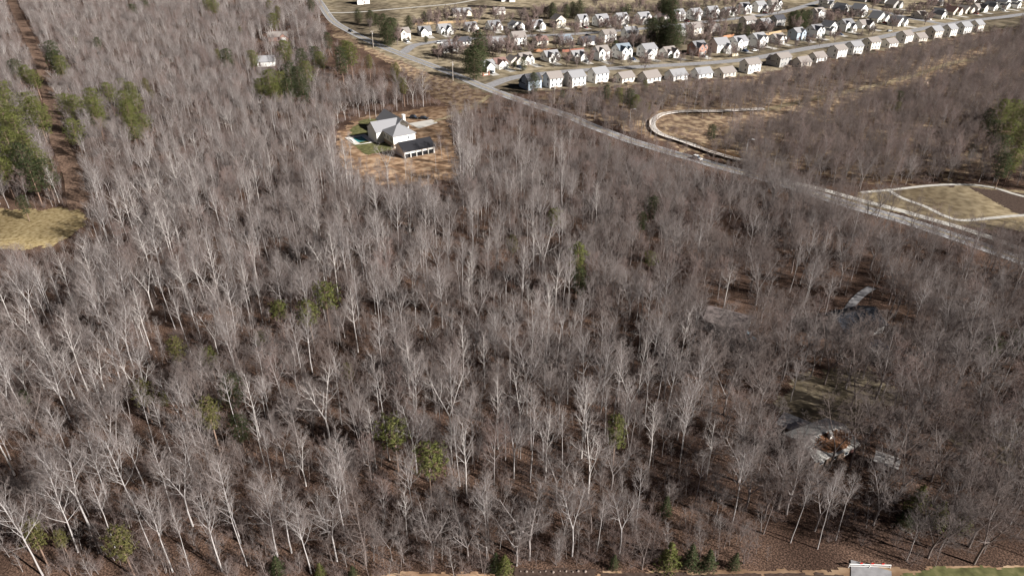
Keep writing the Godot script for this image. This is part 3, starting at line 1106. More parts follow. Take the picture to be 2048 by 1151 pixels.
	b.prism([Vector2(-2.6, 0), Vector2(2.6, 0), Vector2(2.2, 1.1), Vector2(0.2, 1.7), Vector2(-2.1, 1.0)], Vector3.ZERO, X, UP, Z, -1.6, 1.6)
	part("cloth", b, mat("blue_tarp", 0.05, 0.07, 0.12, 0.5), t)
	keep_off.append([at.x, at.z, 3.5])
	# half hidden pale roof
	at = oriented(1474, 668, 28, 3.6)
	t = thing("hidden_house", "pale roofed house half hidden among bare trees right of centre", "house", at, deg_to_rad(-30))
	b = MB.new()
	gable_wall(b, Vector3.ZERO, -Z, X, 3.6, 2.7, 1.7, -5.0, 5.0)
	part("wall", b, mat("grey_siding", 0.36, 0.35, 0.34), t)
	b = MB.new()
	gable_roof(b, Vector3.ZERO, -Z, X, 3.6, 2.7, 1.7, -5.0, 5.0, 0.5)
	part("roof", b, mat("pale_shingle", 0.24, 0.2, 0.19), t)
	for k in 3:
		fit("window", window_mesh, Vector3(-3.0 + 3.0 * k, 1.5, 3.6), 0, t)
	keep_off.append([at.x, at.z, 7.0])
	car("pale blue car parked beside the half hidden pale roof", G(1494, 676), 0.6, mat("pale_blue_paint", 0.3, 0.4, 0.48, 0.3))
	keep_off.append([G(1494, 676).x, G(1494, 676).z, 3.0])

var last_house := {}

func neighbourhood(m_concrete: Material) -> void:
	var walls := {"w": mat("white_siding", 0.8, 0.79, 0.76), "c": mat("cream_siding", 0.72, 0.67, 0.57), "g": mat("grey_siding", 0.36, 0.35, 0.34), "b": mat("blue_grey_siding", 0.36, 0.42, 0.49), "t": mat("tan_siding", 0.58, 0.53, 0.47), "y": mat("yellow_siding", 0.68, 0.58, 0.36), "r": mat("red_brick", 0.36, 0.21, 0.165), "p": mat("pale_siding", 0.66, 0.65, 0.62)}
	var roofs := {"g": mat("grey_shingle", 0.26, 0.26, 0.27), "k": mat("dark_shingle", 0.07, 0.07, 0.08), "n": mat("brown_shingle", 0.24, 0.215, 0.2), "r": mat("red_shingle", 0.2, 0.125, 0.11), "b": mat("blue_shingle", 0.2, 0.235, 0.27), "m": mat("mid_shingle", 0.19, 0.19, 0.2)}
	var wall_word := {"w": "white", "c": "cream", "g": "grey", "b": "blue-grey", "t": "tan", "y": "yellow", "r": "brick", "p": "pale grey"}
	var roof_word := {"g": "grey", "k": "dark", "n": "brown", "r": "red-brown", "b": "blue-grey", "m": "charcoal"}
	# each row: words for its place, turn, faces the camera or not, then houses "x,y,width,depth,storeys,style,wall,roof"
	var rows := [
		["in the top row", 25.0, true, "812,81,9,9,2,2,t,n 852,71,10,9,1,1,w,m 893,68,11,10,1,0,w,g 945,62,10,9,1,0,w,m 992,60,11,10,1,0,w,m 1035,59,9,9,1,4,w,g 1078,58,10,9,1,1,w,g 1122,54,10,10,2,4,c,n 1168,53,9,9,2,2,p,g 1207,52,12,9,2,3,w,g 1247,49,11,9,2,3,w,g 1291,47,12,9,2,3,w,g 1329,44,10,9,1,0,w,m 1361,42,11,9,2,2,w,g 1395,39,11,9,2,1,w,g 1428,35,11,9,2,3,w,g 1463,30,11,9,1,0,w,m 1493,27,11,9,2,0,w,m 1524,24,11,9,2,1,w,g 1553,19,12,9,2,3,w,n"],
		["of the second row", 25.0, false, "902,105,12,9,1,5,w,g 931,92,10,9,1,5,w,k 997,95,11,10,1,5,c,g 1041,91,11,10,2,5,w,n 1086,90,10,8,1,5,t,r 1134,88,11,9,1,5,p,b 1181,91,13,9,1,5,w,k 1221,84,11,9,2,5,w,n 1265,80,11,9,2,5,w,g 1361,73,11,9,2,5,w,g 1397,70,11,9,2,5,t,n 1432,66,11,9,1,5,t,n 1502,55,12,9,2,5,p,n 1534,60,10,9,2,5,g,g 1561,53,10,9,2,5,g,k"],
		["of the third row", 28.0, true, "980,142,8,9,1,1,w,g 1005,136,9,9,1,0,w,r 1032,131,8,8,1,4,t,n 1056,127,10,9,1,0,w,n 1107,122,11,9,1,0,w,g 1160,121,10,9,1,0,g,g 1208,120,10,9,2,2,w,n 1251,117,11,10,2,0,w,b 1302,115,11,10,2,1,w,g 1344,114,10,9,1,0,w,n 1402,110,11,9,2,0,r,m 1446,105,12,10,2,1,w,g 1484,99,12,9,2,2,w,g 1523,93,12,10,2,0,w,g 1562,85,11,9,1,0,w,n 1601,80,10,9,2,2,b,g 1637,74,11,9,2,0,w,m 1665,68,10,9,2,4,w,m 1698,62,11,9,2,3,w,m 1733,57,11,9,1,1,w,n"],
		["of the row backing onto woods", 28.0, false, "1070,179,11,9,2,5,b,k 1113,175,11,9,2,5,w,n 1158,173,12,10,2,5,w,g 1204,165,12,9,2,5,w,g 1257,165,12,9,1,5,c,n 1308,165,13,10,1,5,w,n 1361,161,13,10,1,5,w,g 1411,157,13,9,1,5,w,g 1459,155,13,9,1,5,t,n 1508,146,13,9,2,5,w,n 1570,133,13,9,2,5,g,n 1612,134,12,9,1,5,t,n 1643,124,12,9,1,5,w,n 1683,116,12,9,2,5,w,n 1715,109,11,9,2,5,p,g 1750,100,12,9,2,5,c,n 1787,95,12,9,1,5,w,n 1817,86,11,9,2,5,w,n 1846,84,11,9,1,5,t,n 1876,77,12,9,2,5,t,g 1906,73,11,9,2,5,p,g 1934,68,11,9,2,5,p,g 1960,64,10,9,2,5,t,g"],
		["beside the upper right side street", 34.0, true, "1642,38,12,9,2,2,w,n 1660,15,11,9,2,1,w,m 1690,26,12,10,1,4,g,m 1727,32,12,10,2,4,w,m 1763,44,13,9,1,4,w,g 1802,52,11,9,1,4,w,m 1793,16,11,9,1,4,g,n 1730,2,11,9,2,1,w,m 1772,6,11,9,2,4,w,m 1880,10,13,9,2,1,w,g"],
		["in the upper right corner", 30.0, true, "1848,37,11,9,1,1,t,n 1886,36,11,9,1,4,w,g 1912,30,10,9,1,4,t,r 1936,27,10,9,1,4,t,n 1962,23,10,9,1,1,w,n 1990,20,11,9,1,4,w,m 2014,17,10,9,2,4,w,m 2036,15,10,9,2,4,w,m 1955,5,11,9,1,1,w,n 2000,2,11,9,1,4,c,g 2040,0,11,9,1,1,w,n"],
		["along the top edge", 15.0, true, "727,8,13,9,2,1,w,m 925,32,18,9,1,2,t,g 1000,29,11,8,1,5,w,n 1016,3,14,8,1,5,w,g"],
		["half hidden in the left woods", 10.0, true, "556,82,15,9,1,2,r,n 532,133,12,8,1,5,w,g"]]
	var r := RandomNumberGenerator.new()
	r.seed = 21
	for ri in rows.size():
		var row: Array = rows[ri]
		var list: PackedStringArray = row[3].split(" ")
		for k in list.size():
			var f := list[k].split(",")
			var px := float(f[0])
			var w := float(f[2]) * (0.78 if ri == 3 else 0.86)
			var d := float(f[3]) * (0.85 if ri == 3 else 0.95)
			var st := int(f[4])
			var style := int(f[5])
			var ad: float = row[1] + (r.randf_range(-4.0, 4.0))
			var at := oriented(px, float(f[1]), ad, d / 2)
			var turn := deg_to_rad(ad + (0.0 if row[2] else 180.0))
			var words := "%s %s house, %s roof, %s from left %s" % [wall_word[f[6]], "two-storey" if st == 2 else "one-storey", roof_word[f[7]], ordinal(k + 1), row[0]]
			if style == 1 or style == 4:
				words = words.replace(" house", " gabled house") if false else words
			var gable: Material = walls[f[6]]
			if f[6] == "g" and style == 0: gable = walls.w
			if f[6] == "t": gable = walls.c
			if f[6] == "r": gable = walls.r
			if style == 5 and r.randf() < 0.45: style = 1
			house(words, "houses of the neighbourhood", at + UP * 0.2, turn, w, d, st, style if style < 5 else 9, walls[f[6]], roofs[f[7]], gable, r)
			keep_off.append([at.x, at.z, 8.0])
			var n := Vector3(sin(deg_to_rad(ad)), 0, cos(deg_to_rad(ad)))
			var s := Vector3(n.z, 0, -n.x)
			if row[2] and ri < 6:
				var gx := (w / 2 - 2.6) * (1.0 if k % 2 else -1.0)
				var p0 := at + n * (d / 2 + 2.0) + s * gx
				var b := MB.new()
				var path := []
				for j in 6:
					path.append(p0 + n * (j * 1.8))
				strip(b, path, 2.3, 0.09)
				structure("driveway" if not used.has("driveway") else numbered("driveway"), b, m_concrete, "pale concrete driveway of the %s house %s" % [ordinal(k + 1), row[0]])
				yard(at, n, s, w, d, ri, k, row[0], r)
				if (k * 7 + ri * 3) % 5 < 2:
					var cp: Array = [["white_paint", 0.75, 0.75, 0.74], ["black_paint", 0.015, 0.015, 0.018], ["silver_paint", 0.42, 0.43, 0.44], ["red_paint", 0.25, 0.02, 0.02], ["blue_paint", 0.03, 0.06, 0.14]][(k + ri) % 5]
					car("%s car on the driveway of the %s house %s" % [cp[0].split("_")[0], ordinal(k + 1), row[0]], on_ground(p0 + n * 3.5, 0.1), turn, mat(cp[0], cp[1], cp[2], cp[3], 0.3), 1.0 if k % 3 else 1.15)
			elif not row[2] and ri < 4 and r.randf() < 0.5:
				yard(at, n, s, w, d, ri, k, row[0], r, true)

var yard_spots := []

func yard(at: Vector3, n: Vector3, s: Vector3, w: float, d: float, ri: int, k: int, where: String, r: RandomNumberGenerator, back := false) -> void:
	if not back:
		for j in 2:
			var p := at + n * (d / 2 + 1.0 + r.randf() * 1.5) + s * ((j - 0.5) * w * 0.55 + r.randf_range(-0.8, 0.8))
			yard_spots.append([on_ground(p), "shrub", r.randf_range(0.6, 1.3), "dark shrub %s of the door, %s house %s" % ["right" if j else "left", ordinal(k + 1), where]])
	if r.randf() < 0.6:
		var p := at + n * (d / 2 + r.randf_range(5.0, 8.0)) + s * r.randf_range(-5.0, 5.0)
		yard_spots.append([on_ground(p), "yard", r.randf_range(0.55, 1.0), "small bare yard tree before the %s house %s" % [ordinal(k + 1), where]])

func tree_kinds(bp: Material, bg: Material, bb: Material, bw: Material, tp: Material, tg: Material, tb: Material, tr: Material, na: Material, nb: Material, nc: Material) -> void:
	var base := {"h": 17.0, "rad": 0.14, "levels": 4, "from": 0.47, "kids": [14, 8, 6, 4], "angle": [42, 40, 37, 35], "lift": [0.02, 0.13, 0.1, 0.07, 0.04], "reach": 0.40, "low": 0.95, "high": 0.5, "ratio": [0.5, 0.56, 0.62], "radii": [0.075, 0.034, 0.018, 0.0115], "lean": 0.035}
	var kinds := {
		"broom": [bp, tp, {"look": "broom-crowned pale grey"}],
		"broom_low": [bg, tp, {"h": 14.5, "from": 0.36, "reach": 0.44, "look": "round-crowned grey"}],
		"forked": [bp, tg, {"forks": 2, "fork": 0.42, "spread": 0.32, "kids": [11, 8, 6, 4], "reach": 0.55, "low": 0.9, "look": "forked pale grey"}],
		"forked_wide": [bg, tg, {"h": 15.0, "forks": 2, "fork": 0.34, "spread": 0.42, "kids": [12, 8, 6, 4], "reach": 0.55, "low": 0.85, "look": "wide forked grey"}],
		"spreading": [bg, tg, {"h": 16.0, "rad": 0.2, "forks": 3, "fork": 0.3, "spread": 0.5, "kids": [10, 8, 6, 4], "angle": [46, 44, 40, 38], "reach": 0.53, "low": 0.8, "look": "wide spreading grey"}],
		"slender": [bp, tp, {"h": 18.0, "rad": 0.11, "from": 0.58, "kids": [11, 7, 5, 4], "reach": 0.24, "look": "slender pale grey"}],
		"poplar": [bw, tp, {"h": 20.0, "rad": 0.17, "from": 0.45, "kids": [17, 7, 6, 4], "reach": 0.26, "low": 0.9, "high": 0.5, "look": "tall straight whitish"}],
		"leaning": [bp, tg, {"lean": 0.14, "from": 0.38, "reach": 0.37, "look": "leaning pale grey"}],
		"oak": [bb, tb, {"h": 15.5, "rad": 0.2, "forks": 2, "fork": 0.28, "spread": 0.42, "kids": [12, 8, 6, 4], "angle": [52, 46, 42, 40], "reach": 0.55, "low": 0.9, "look": "dark brown spreading"}],
		"oak_wide": [bb, tg, {"h": 14.5, "rad": 0.2, "forks": 3, "fork": 0.25, "spread": 0.55, "kids": [10, 8, 6, 4], "angle": [52, 46, 42, 40], "reach": 0.56, "low": 0.9, "look": "broad brown-limbed"}],
		"sycamore": [bw, tp, {"h": 17.5, "rad": 0.18, "forks": 2, "fork": 0.35, "spread": 0.35, "kids": [9, 7, 5, 4], "angle": [52, 46, 42, 40], "reach": 0.51, "radii": [0.09, 0.04, 0.02, 0.012], "look": "open white-limbed"}],
		"maple": [bg, tr, {"h": 14.5, "rad": 0.14, "from": 0.33, "kids": [16, 8, 6, 4], "reach": 0.39, "look": "reddish twigged"}],
		"twin": [bg, tg, {"h": 17.0, "forks": 2, "fork": 0.12, "spread": 0.22, "kids": [12, 8, 6, 4], "from": 0.45, "fork_from": 0.38, "reach": 0.37, "look": "twin-stemmed grey"}],
		"brown": [bb, tb, {"h": 16.0, "from": 0.38, "reach": 0.39, "look": "brown broom-crowned"}],
	}
	var sd := 100
	for key in kinds:
		var s := base.duplicate()
		s.merge(kinds[key][2], true)
		sd += 1
		make_tree_proto(key, sd, s, kinds[key][0], kinds[key][1])
	var small := base.duplicate()
	small.merge({"h": 10.0, "rad": 0.1, "forks": 3, "fork": 0.08, "spread": 0.35, "levels": 4, "kids": [9, 7, 5, 4], "fork_from": 0.15, "reach": 0.42, "radii": [0.05, 0.03, 0.02, 0.013]}, true)
	make_tree_proto("yard", 145, {"h": 7.0, "rad": 0.14, "levels": 3, "from": 0.2, "forks": 3, "fork": 0.18, "spread": 0.5, "fork_from": 0.1, "kids": [13, 9, 7], "angle": [45, 38, 34], "lift": [0.02, 0.12, 0.1, 0.06], "reach": 0.5, "low": 1.0, "high": 0.5, "ratio": [0.5, 0.6], "radii": [0.07, 0.045, 0.036]}, bb, tr)
	make_tree_proto("yard_brown", 146, {"h": 6.0, "rad": 0.13, "levels": 3, "from": 0.2, "forks": 2, "fork": 0.2, "spread": 0.5, "fork_from": 0.1, "kids": [14, 9, 7], "angle": [45, 38, 34], "lift": [0.02, 0.12, 0.1, 0.06], "reach": 0.5, "low": 1.0, "high": 0.5, "ratio": [0.5, 0.6], "radii": [0.07, 0.045, 0.036]}, bb, tb)
	make_tree_proto("thicket", 140, small, bg, tb)
	small.merge({"kids": [8, 7, 5, 4]}, true)
	make_tree_proto("thicket_red", 141, small, bg, tr)
	small.merge({"h": 6.5, "rad": 0.07, "forks": 1, "from": 0.25, "levels": 3, "kids": [14, 7, 5], "reach": 0.36, "radii": [0.03, 0.018, 0.012], "lean": 0.15}, true)
	make_tree_proto("sapling", 142, small, bg, tg)
	make_tree_proto("sapling_brown", 143, small, bb, tb)
	small.merge({"h": 3.2, "rad": 0.04, "forks": 5, "fork": 0.03, "spread": 0.7, "kids": [8, 6, 4], "reach": 0.5}, true)
	make_tree_proto("bush", 144, small, bb, tr)
	var bk := mat("pine_bark", 0.22, 0.15, 0.115)
	make_pine("pine_round", 209, 14.0, 2.9, 0.5, "pine", bk, na)
	make_pine("pine_full", 201, 20.0, 4.2, 0.4, "pine", bk, na)
	make_pine("pine_slim", 202, 21.0, 3.0, 0.4, "pine", bk, na)
	make_pine("pine_dark", 203, 18.0, 3.9, 0.3, "pine", bk, nb)
	make_pine("pine_yellow", 204, 17.0, 2.7, 0.45, "pine", bk, nc)
	make_pine("cedar", 205, 8.0, 2.4, 0.03, "cone", bk, nb)
	make_pine("cedar_green", 207, 7.0, 2.3, 0.03, "cone", bk, na)
	make_pine("shrub", 206, 1.9, 1.15, 0.04, "round", bk, nb)
	make_pine("evergreen", 208, 13.0, 4.2, 0.06, "round", bk, nb)

func evergreens() -> void:
	# groups: words, then "x,y of the crown's middle,height,kind"
	var lists := [
		["in the middle woods", "650,597,13.6,pine_round 617,627,12.0,pine_round 558,622,10.4,pine_round 518,678,7.2,pine_round 352,702,11.2,pine_yellow 420,716,8.8,pine_round 463,776,11.2,pine_dark 695,740,8.8,pine_yellow 283,782,12.0,pine_yellow 326,796,7.2,pine_yellow 419,832,12.8,pine_yellow 478,855,8.8,pine_dark 1107,440,11.2,pine_round 1155,522,16.0,pine_slim 1160,560,10.4,pine_dark 1026,488,10.4,pine_yellow 1300,518,8.8,pine_round 1305,410,12.0,pine_dark 1282,440,9.6,pine_dark"],
		["in the front woods", "788,868,13.6,pine_round 856,925,12.9,pine_round 1232,862,12.9,pine_slim 240,1082,12.2,pine_yellow 65,1070,10.2,pine_yellow 122,1080,6.1,pine_yellow 45,790,5.4,pine_dark 1985,690,9.5,pine_dark 2035,680,9.5,pine_dark"],
		["in the cluster left of the trail", "30,133,16.3,pine_dark 52,150,16.3,pine_full 68,158,15.4,pine_full 8,190,19.3,pine_full 4,225,19.3,pine_full 30,232,19.3,pine_full 55,210,18.3,pine_full 72,225,18.3,pine_full 84,245,17.4,pine_full 12,250,19.3,pine_full 35,262,19.3,pine_full 15,285,18.3,pine_full 55,290,17.4,pine_full 22,318,17.4,pine_full 48,322,18.3,pine_dark 75,318,17.4,pine_full 88,340,16.3,pine_dark 62,350,15.4,pine_dark 8,345,14.4,pine_full 44,405,9.6,pine_dark -30,240,19.3,pine_full -20,300,19.3,pine_full"],
		["in the cluster right of the trail", "103,100,18.3,pine_dark 110,122,20.2,pine_dark 122,135,17.4,pine_full 132,212,17.4,pine_full 152,216,17.4,pine_full 184,200,17.4,pine_full 190,222,18.3,pine_full 196,236,15.4,pine_full 147,258,18.3,pine_full 216,185,15.4,pine_full 250,208,17.4,pine_full 270,202,15.4,pine_full 257,228,17.4,pine_full 266,256,16.3,pine_full 286,244,14.4,pine_full 244,170,12.5,pine_full 262,180,13.5,pine_full 292,172,11.5,pine_yellow 302,188,9.6,pine_yellow 194,88,13.5,pine_dark 150,80,9.6,pine_yellow"],
		["in the clump behind the pool house", "452,116,17.1,pine_dark 505,118,15.0,pine_full 434,110,11.7,pine_yellow 570,106,19.3,pine_full 602,118,18.1,pine_dark 630,110,17.1,pine_dark 538,166,19.3,pine_full 558,158,19.3,pine_full 520,176,16.0,pine_full 548,182,17.1,pine_full 578,145,20.3,pine_dark 598,158,20.3,pine_dark 574,176,18.1,pine_dark 606,178,17.1,pine_dark 612,140,19.3,pine_full 682,120,19.3,pine_dark 700,108,20.3,pine_full 690,98,18.1,pine_full 655,78,15.0,pine_dark 640,120,16.0,pine_full 738,125,13.9,pine_yellow 790,150,17.1,pine_yellow 806,170,16.0,pine_yellow"],
		["along the top of the left woods", "264,18,16.0,pine_dark 290,10,15.0,pine_dark 414,8,18.1,pine_full 428,14,17.1,pine_full 538,14,16.0,pine_yellow 546,42,18.1,pine_full 556,26,16.0,pine_yellow 480,62,9.6,pine_yellow 622,8,16.0,pine_dark"],
		["beside the main road by the houses", "715,33,11.0,evergreen 740,36,12.2,evergreen 752,38,9.8,evergreen 766,52,15.9,evergreen 780,62,17.1,evergreen 774,70,15.9,evergreen 786,54,13.4,evergreen 817,47,11.0,evergreen 848,34,8.5,evergreen 852,78,4.9,evergreen 955,92,19.5,evergreen 948,128,18.3,evergreen 935,122,14.6,evergreen 962,118,15.9,evergreen 868,100,6.1,evergreen 1046,128,8.5,evergreen 1068,166,11.0,evergreen"],
		["between the house rows", "1308,62,15.9,evergreen 1320,66,18.3,evergreen 1332,66,19.5,evergreen 1346,70,18.3,evergreen 1300,58,14.6,evergreen 1356,74,14.6,evergreen 1334,14,20.7,evergreen 1325,18,17.1,evergreen 1345,20,17.1,evergreen 1255,18,12.2,pine_dark 1245,22,11.0,pine_dark 1104,22,12.2,evergreen 1132,22,12.2,evergreen 1146,20,12.2,evergreen 1160,20,13.4,evergreen 1582,44,13.4,evergreen 1592,42,14.6,evergreen 1603,40,14.6,evergreen 1613,38,14.6,evergreen 1480,58,11.0,pine_dark 1495,60,11.0,pine_dark 1230,93,7.3,evergreen"],
		["in the brush below the house rows", "1213,182,10,pine_dark 1238,192,12,pine_full 1260,196,13,pine_dark 1272,205,11,pine_full 1290,172,9,pine_full 1296,216,9,pine_yellow 1125,186,7,pine_dark 1424,262,10,pine_dark 1796,214,8,pine_full 1800,192,9,pine_dark 1218,300,6,cedar"],
		["in the tall pines at the right edge", "1980,232,13.9,pine_dark 2006,226,16.4,pine_full 2030,222,16.4,pine_full 2048,240,16.4,pine_full 1990,258,15.6,pine_dark 2020,262,16.4,pine_full 2044,282,16.4,pine_full 2004,292,14.8,pine_dark 2028,318,14.8,pine_full 2008,330,13.1,pine_dark 1946,300,8.2,pine_dark 2070,260,16.4,pine_full 2080,310,16.4,pine_dark"],
		["along the bottom edge", "552,1132,5,cedar 640,1140,3.4,cedar_green 705,1143,3,cedar 990,1124,4.5,cedar 1008,1128,4.8,cedar_green 1228,1122,3.6,cedar 1342,1110,6.5,cedar_green 1386,1112,6,cedar 1420,1118,5,cedar 1470,1120,4,cedar 1333,1012,5,cedar 1840,1000,7,cedar_green 1880,1028,6,cedar_green 1815,1035,5,cedar 1930,1040,5,cedar_green"]]
	rng.seed = 31
	for g in lists:
		var list: PackedStringArray = g[1].split(" ")
		var rows := []
		for e in list:
			rows.append(e.split(","))
		rows.sort_custom(func(a, b): return float(a[0]) < float(b[0]))
		for k in rows.size():
			var f: PackedStringArray = rows[k]
			var h := float(f[2])
			var key: String = f[3]
			var mid := 0.7 if key.begins_with("pine") else 0.5
			var w := G(float(f[0]), float(f[1]), h * mid)
			var words: String = {"pine_round": "round green pine", "pine_full": "full green pine", "pine_slim": "tall slim green pine", "pine_dark": "dark green pine", "pine_yellow": "thin yellowish pine", "cedar": "dark conical cedar", "cedar_green": "bright green conical cedar", "evergreen": "dense dark evergreen tree"}[key]
			var called: String = "pine_tree" if key.begins_with("pine") else "cedar_tree" if key.begins_with("cedar") else "evergreen_tree"
			place_tree(called, key, w - UP * 0.05, h / protos[key].h * rnd(0.96, 1.06), rnd(0, TAU), "%s, %s from left %s" % [words, ordinal(k + 1), g[0]], called.replace("_tree", ""), called.replace("_", " ") + "s " + g[0], rnd(0.95, 1.05))
			keep_off.append([w.x, w.z, 1.6 if h < 8.0 else 2.6])
			if h > 8.0 and key.begins_with("pine"):
				var c := Vector2(float(f[0]), float(f[1]))
				var rad := FOCAL * h * 0.2 / Vector3(0, CAM_H, 0).distance_to(w)
				for ox in [-1, 0, 1]:
					for oy in [-1, 0, 1]:
						var cell := Vector2i(int(floorf(c.x / 40.0)) + ox, int(floorf(c.y / 40.0)) + oy)
						crowns[cell] = crowns.get(cell, []) + [[c.x, c.y, rad, w.z]]
	var seams := [["behind the top row", 62, [[822, 62], [880, 40], [960, 38], [1050, 40], [1120, 30], [1180, 32], [1250, 28], [1330, 22], [1400, 18], [1500, 8]]], ["between the middle house rows", 75, [[870, 118], [960, 108], [1000, 108], [1100, 103], [1240, 98], [1290, 92], [1400, 86], [1480, 70], [1540, 70]]], ["along the upper street", 30, [[920, 74], [1040, 68], [1160, 62], [1280, 54], [1400, 44], [1500, 34]]], ["along the lower street", 26, [[1090, 138], [1200, 132], [1340, 126], [1440, 118], [1560, 100], [1680, 84], [1800, 60]]], ["at the upper right", 42, [[1600, 60], [1680, 42], [1790, 36], [1860, 24], [1960, 14], [2030, 6]]]]
	for e in seams:
		var spots := []
		for k in e[1]:
			var f: float = (k + rnd(0.0, 1.0)) / e[1] * (e[2].size() - 1)
			var j := mini(int(f), e[2].size() - 2)
			spots.append(G(lerpf(e[2][j][0], e[2][j + 1][0], f - j), lerpf(e[2][j][1], e[2][j + 1][1], f - j) + rnd(-3.5, 3.5)))
		for k in spots.size():
			yard_spots.append([spots[k], "yard", rnd(0.9, 1.5), "bare brown yard tree, %s from left %s" % [ordinal(k + 1), e[0]]])
	var big := "985,112 1000,110 1013,116 1022,104 965,112 975,100 905,112 884,42 905,36 930,40 952,46 1045,48 1075,42 1095,36 1240,56 1262,60 1418,44 1440,50 1452,46 1470,40 1285,96 1300,90 1510,72 1520,66 1125,104 1180,128 1290,140 1540,36 1555,30 740,60 795,90 1130,22 1190,18 1280,22 1420,60 1445,66 1230,70 858,50 872,58 1060,64 1150,76 1215,66 1330,84 1375,80 1475,74 1590,66 1625,58 1180,40 1310,34 1380,28 1020,86 1072,96 1225,94 1266,86 1416,78 1655,50 1705,44 1745,20 1820,26 1905,14 1850,50 920,64 1000,52"
	var bigs := Array(big.split(" "))
	bigs.sort_custom(func(a, c): return float(a.split(",")[0]) < float(c.split(",")[0]))
	for k in bigs.size():
		var f: PackedStringArray = bigs[k].split(",")
		yard_spots.append([G(float(f[0]), float(f[1])), "yard", rnd(1.3, 1.9), "large bare brown tree, %s from left of those among the houses" % ordinal(k + 1)])
	var n := 0
	for e in yard_spots:
		if e[1] == "shrub":
			place_tree("garden_shrub", "shrub", e[0], e[2], rnd(0, TAU), e[3], "shrub", "shrubs before the houses")
		else:
			place_tree("yard_tree", "yard" if n % 2 else "yard_brown", e[0], e[2], rnd(0, TAU), e[3], "tree", "bare yard trees before the houses")
			n += 1

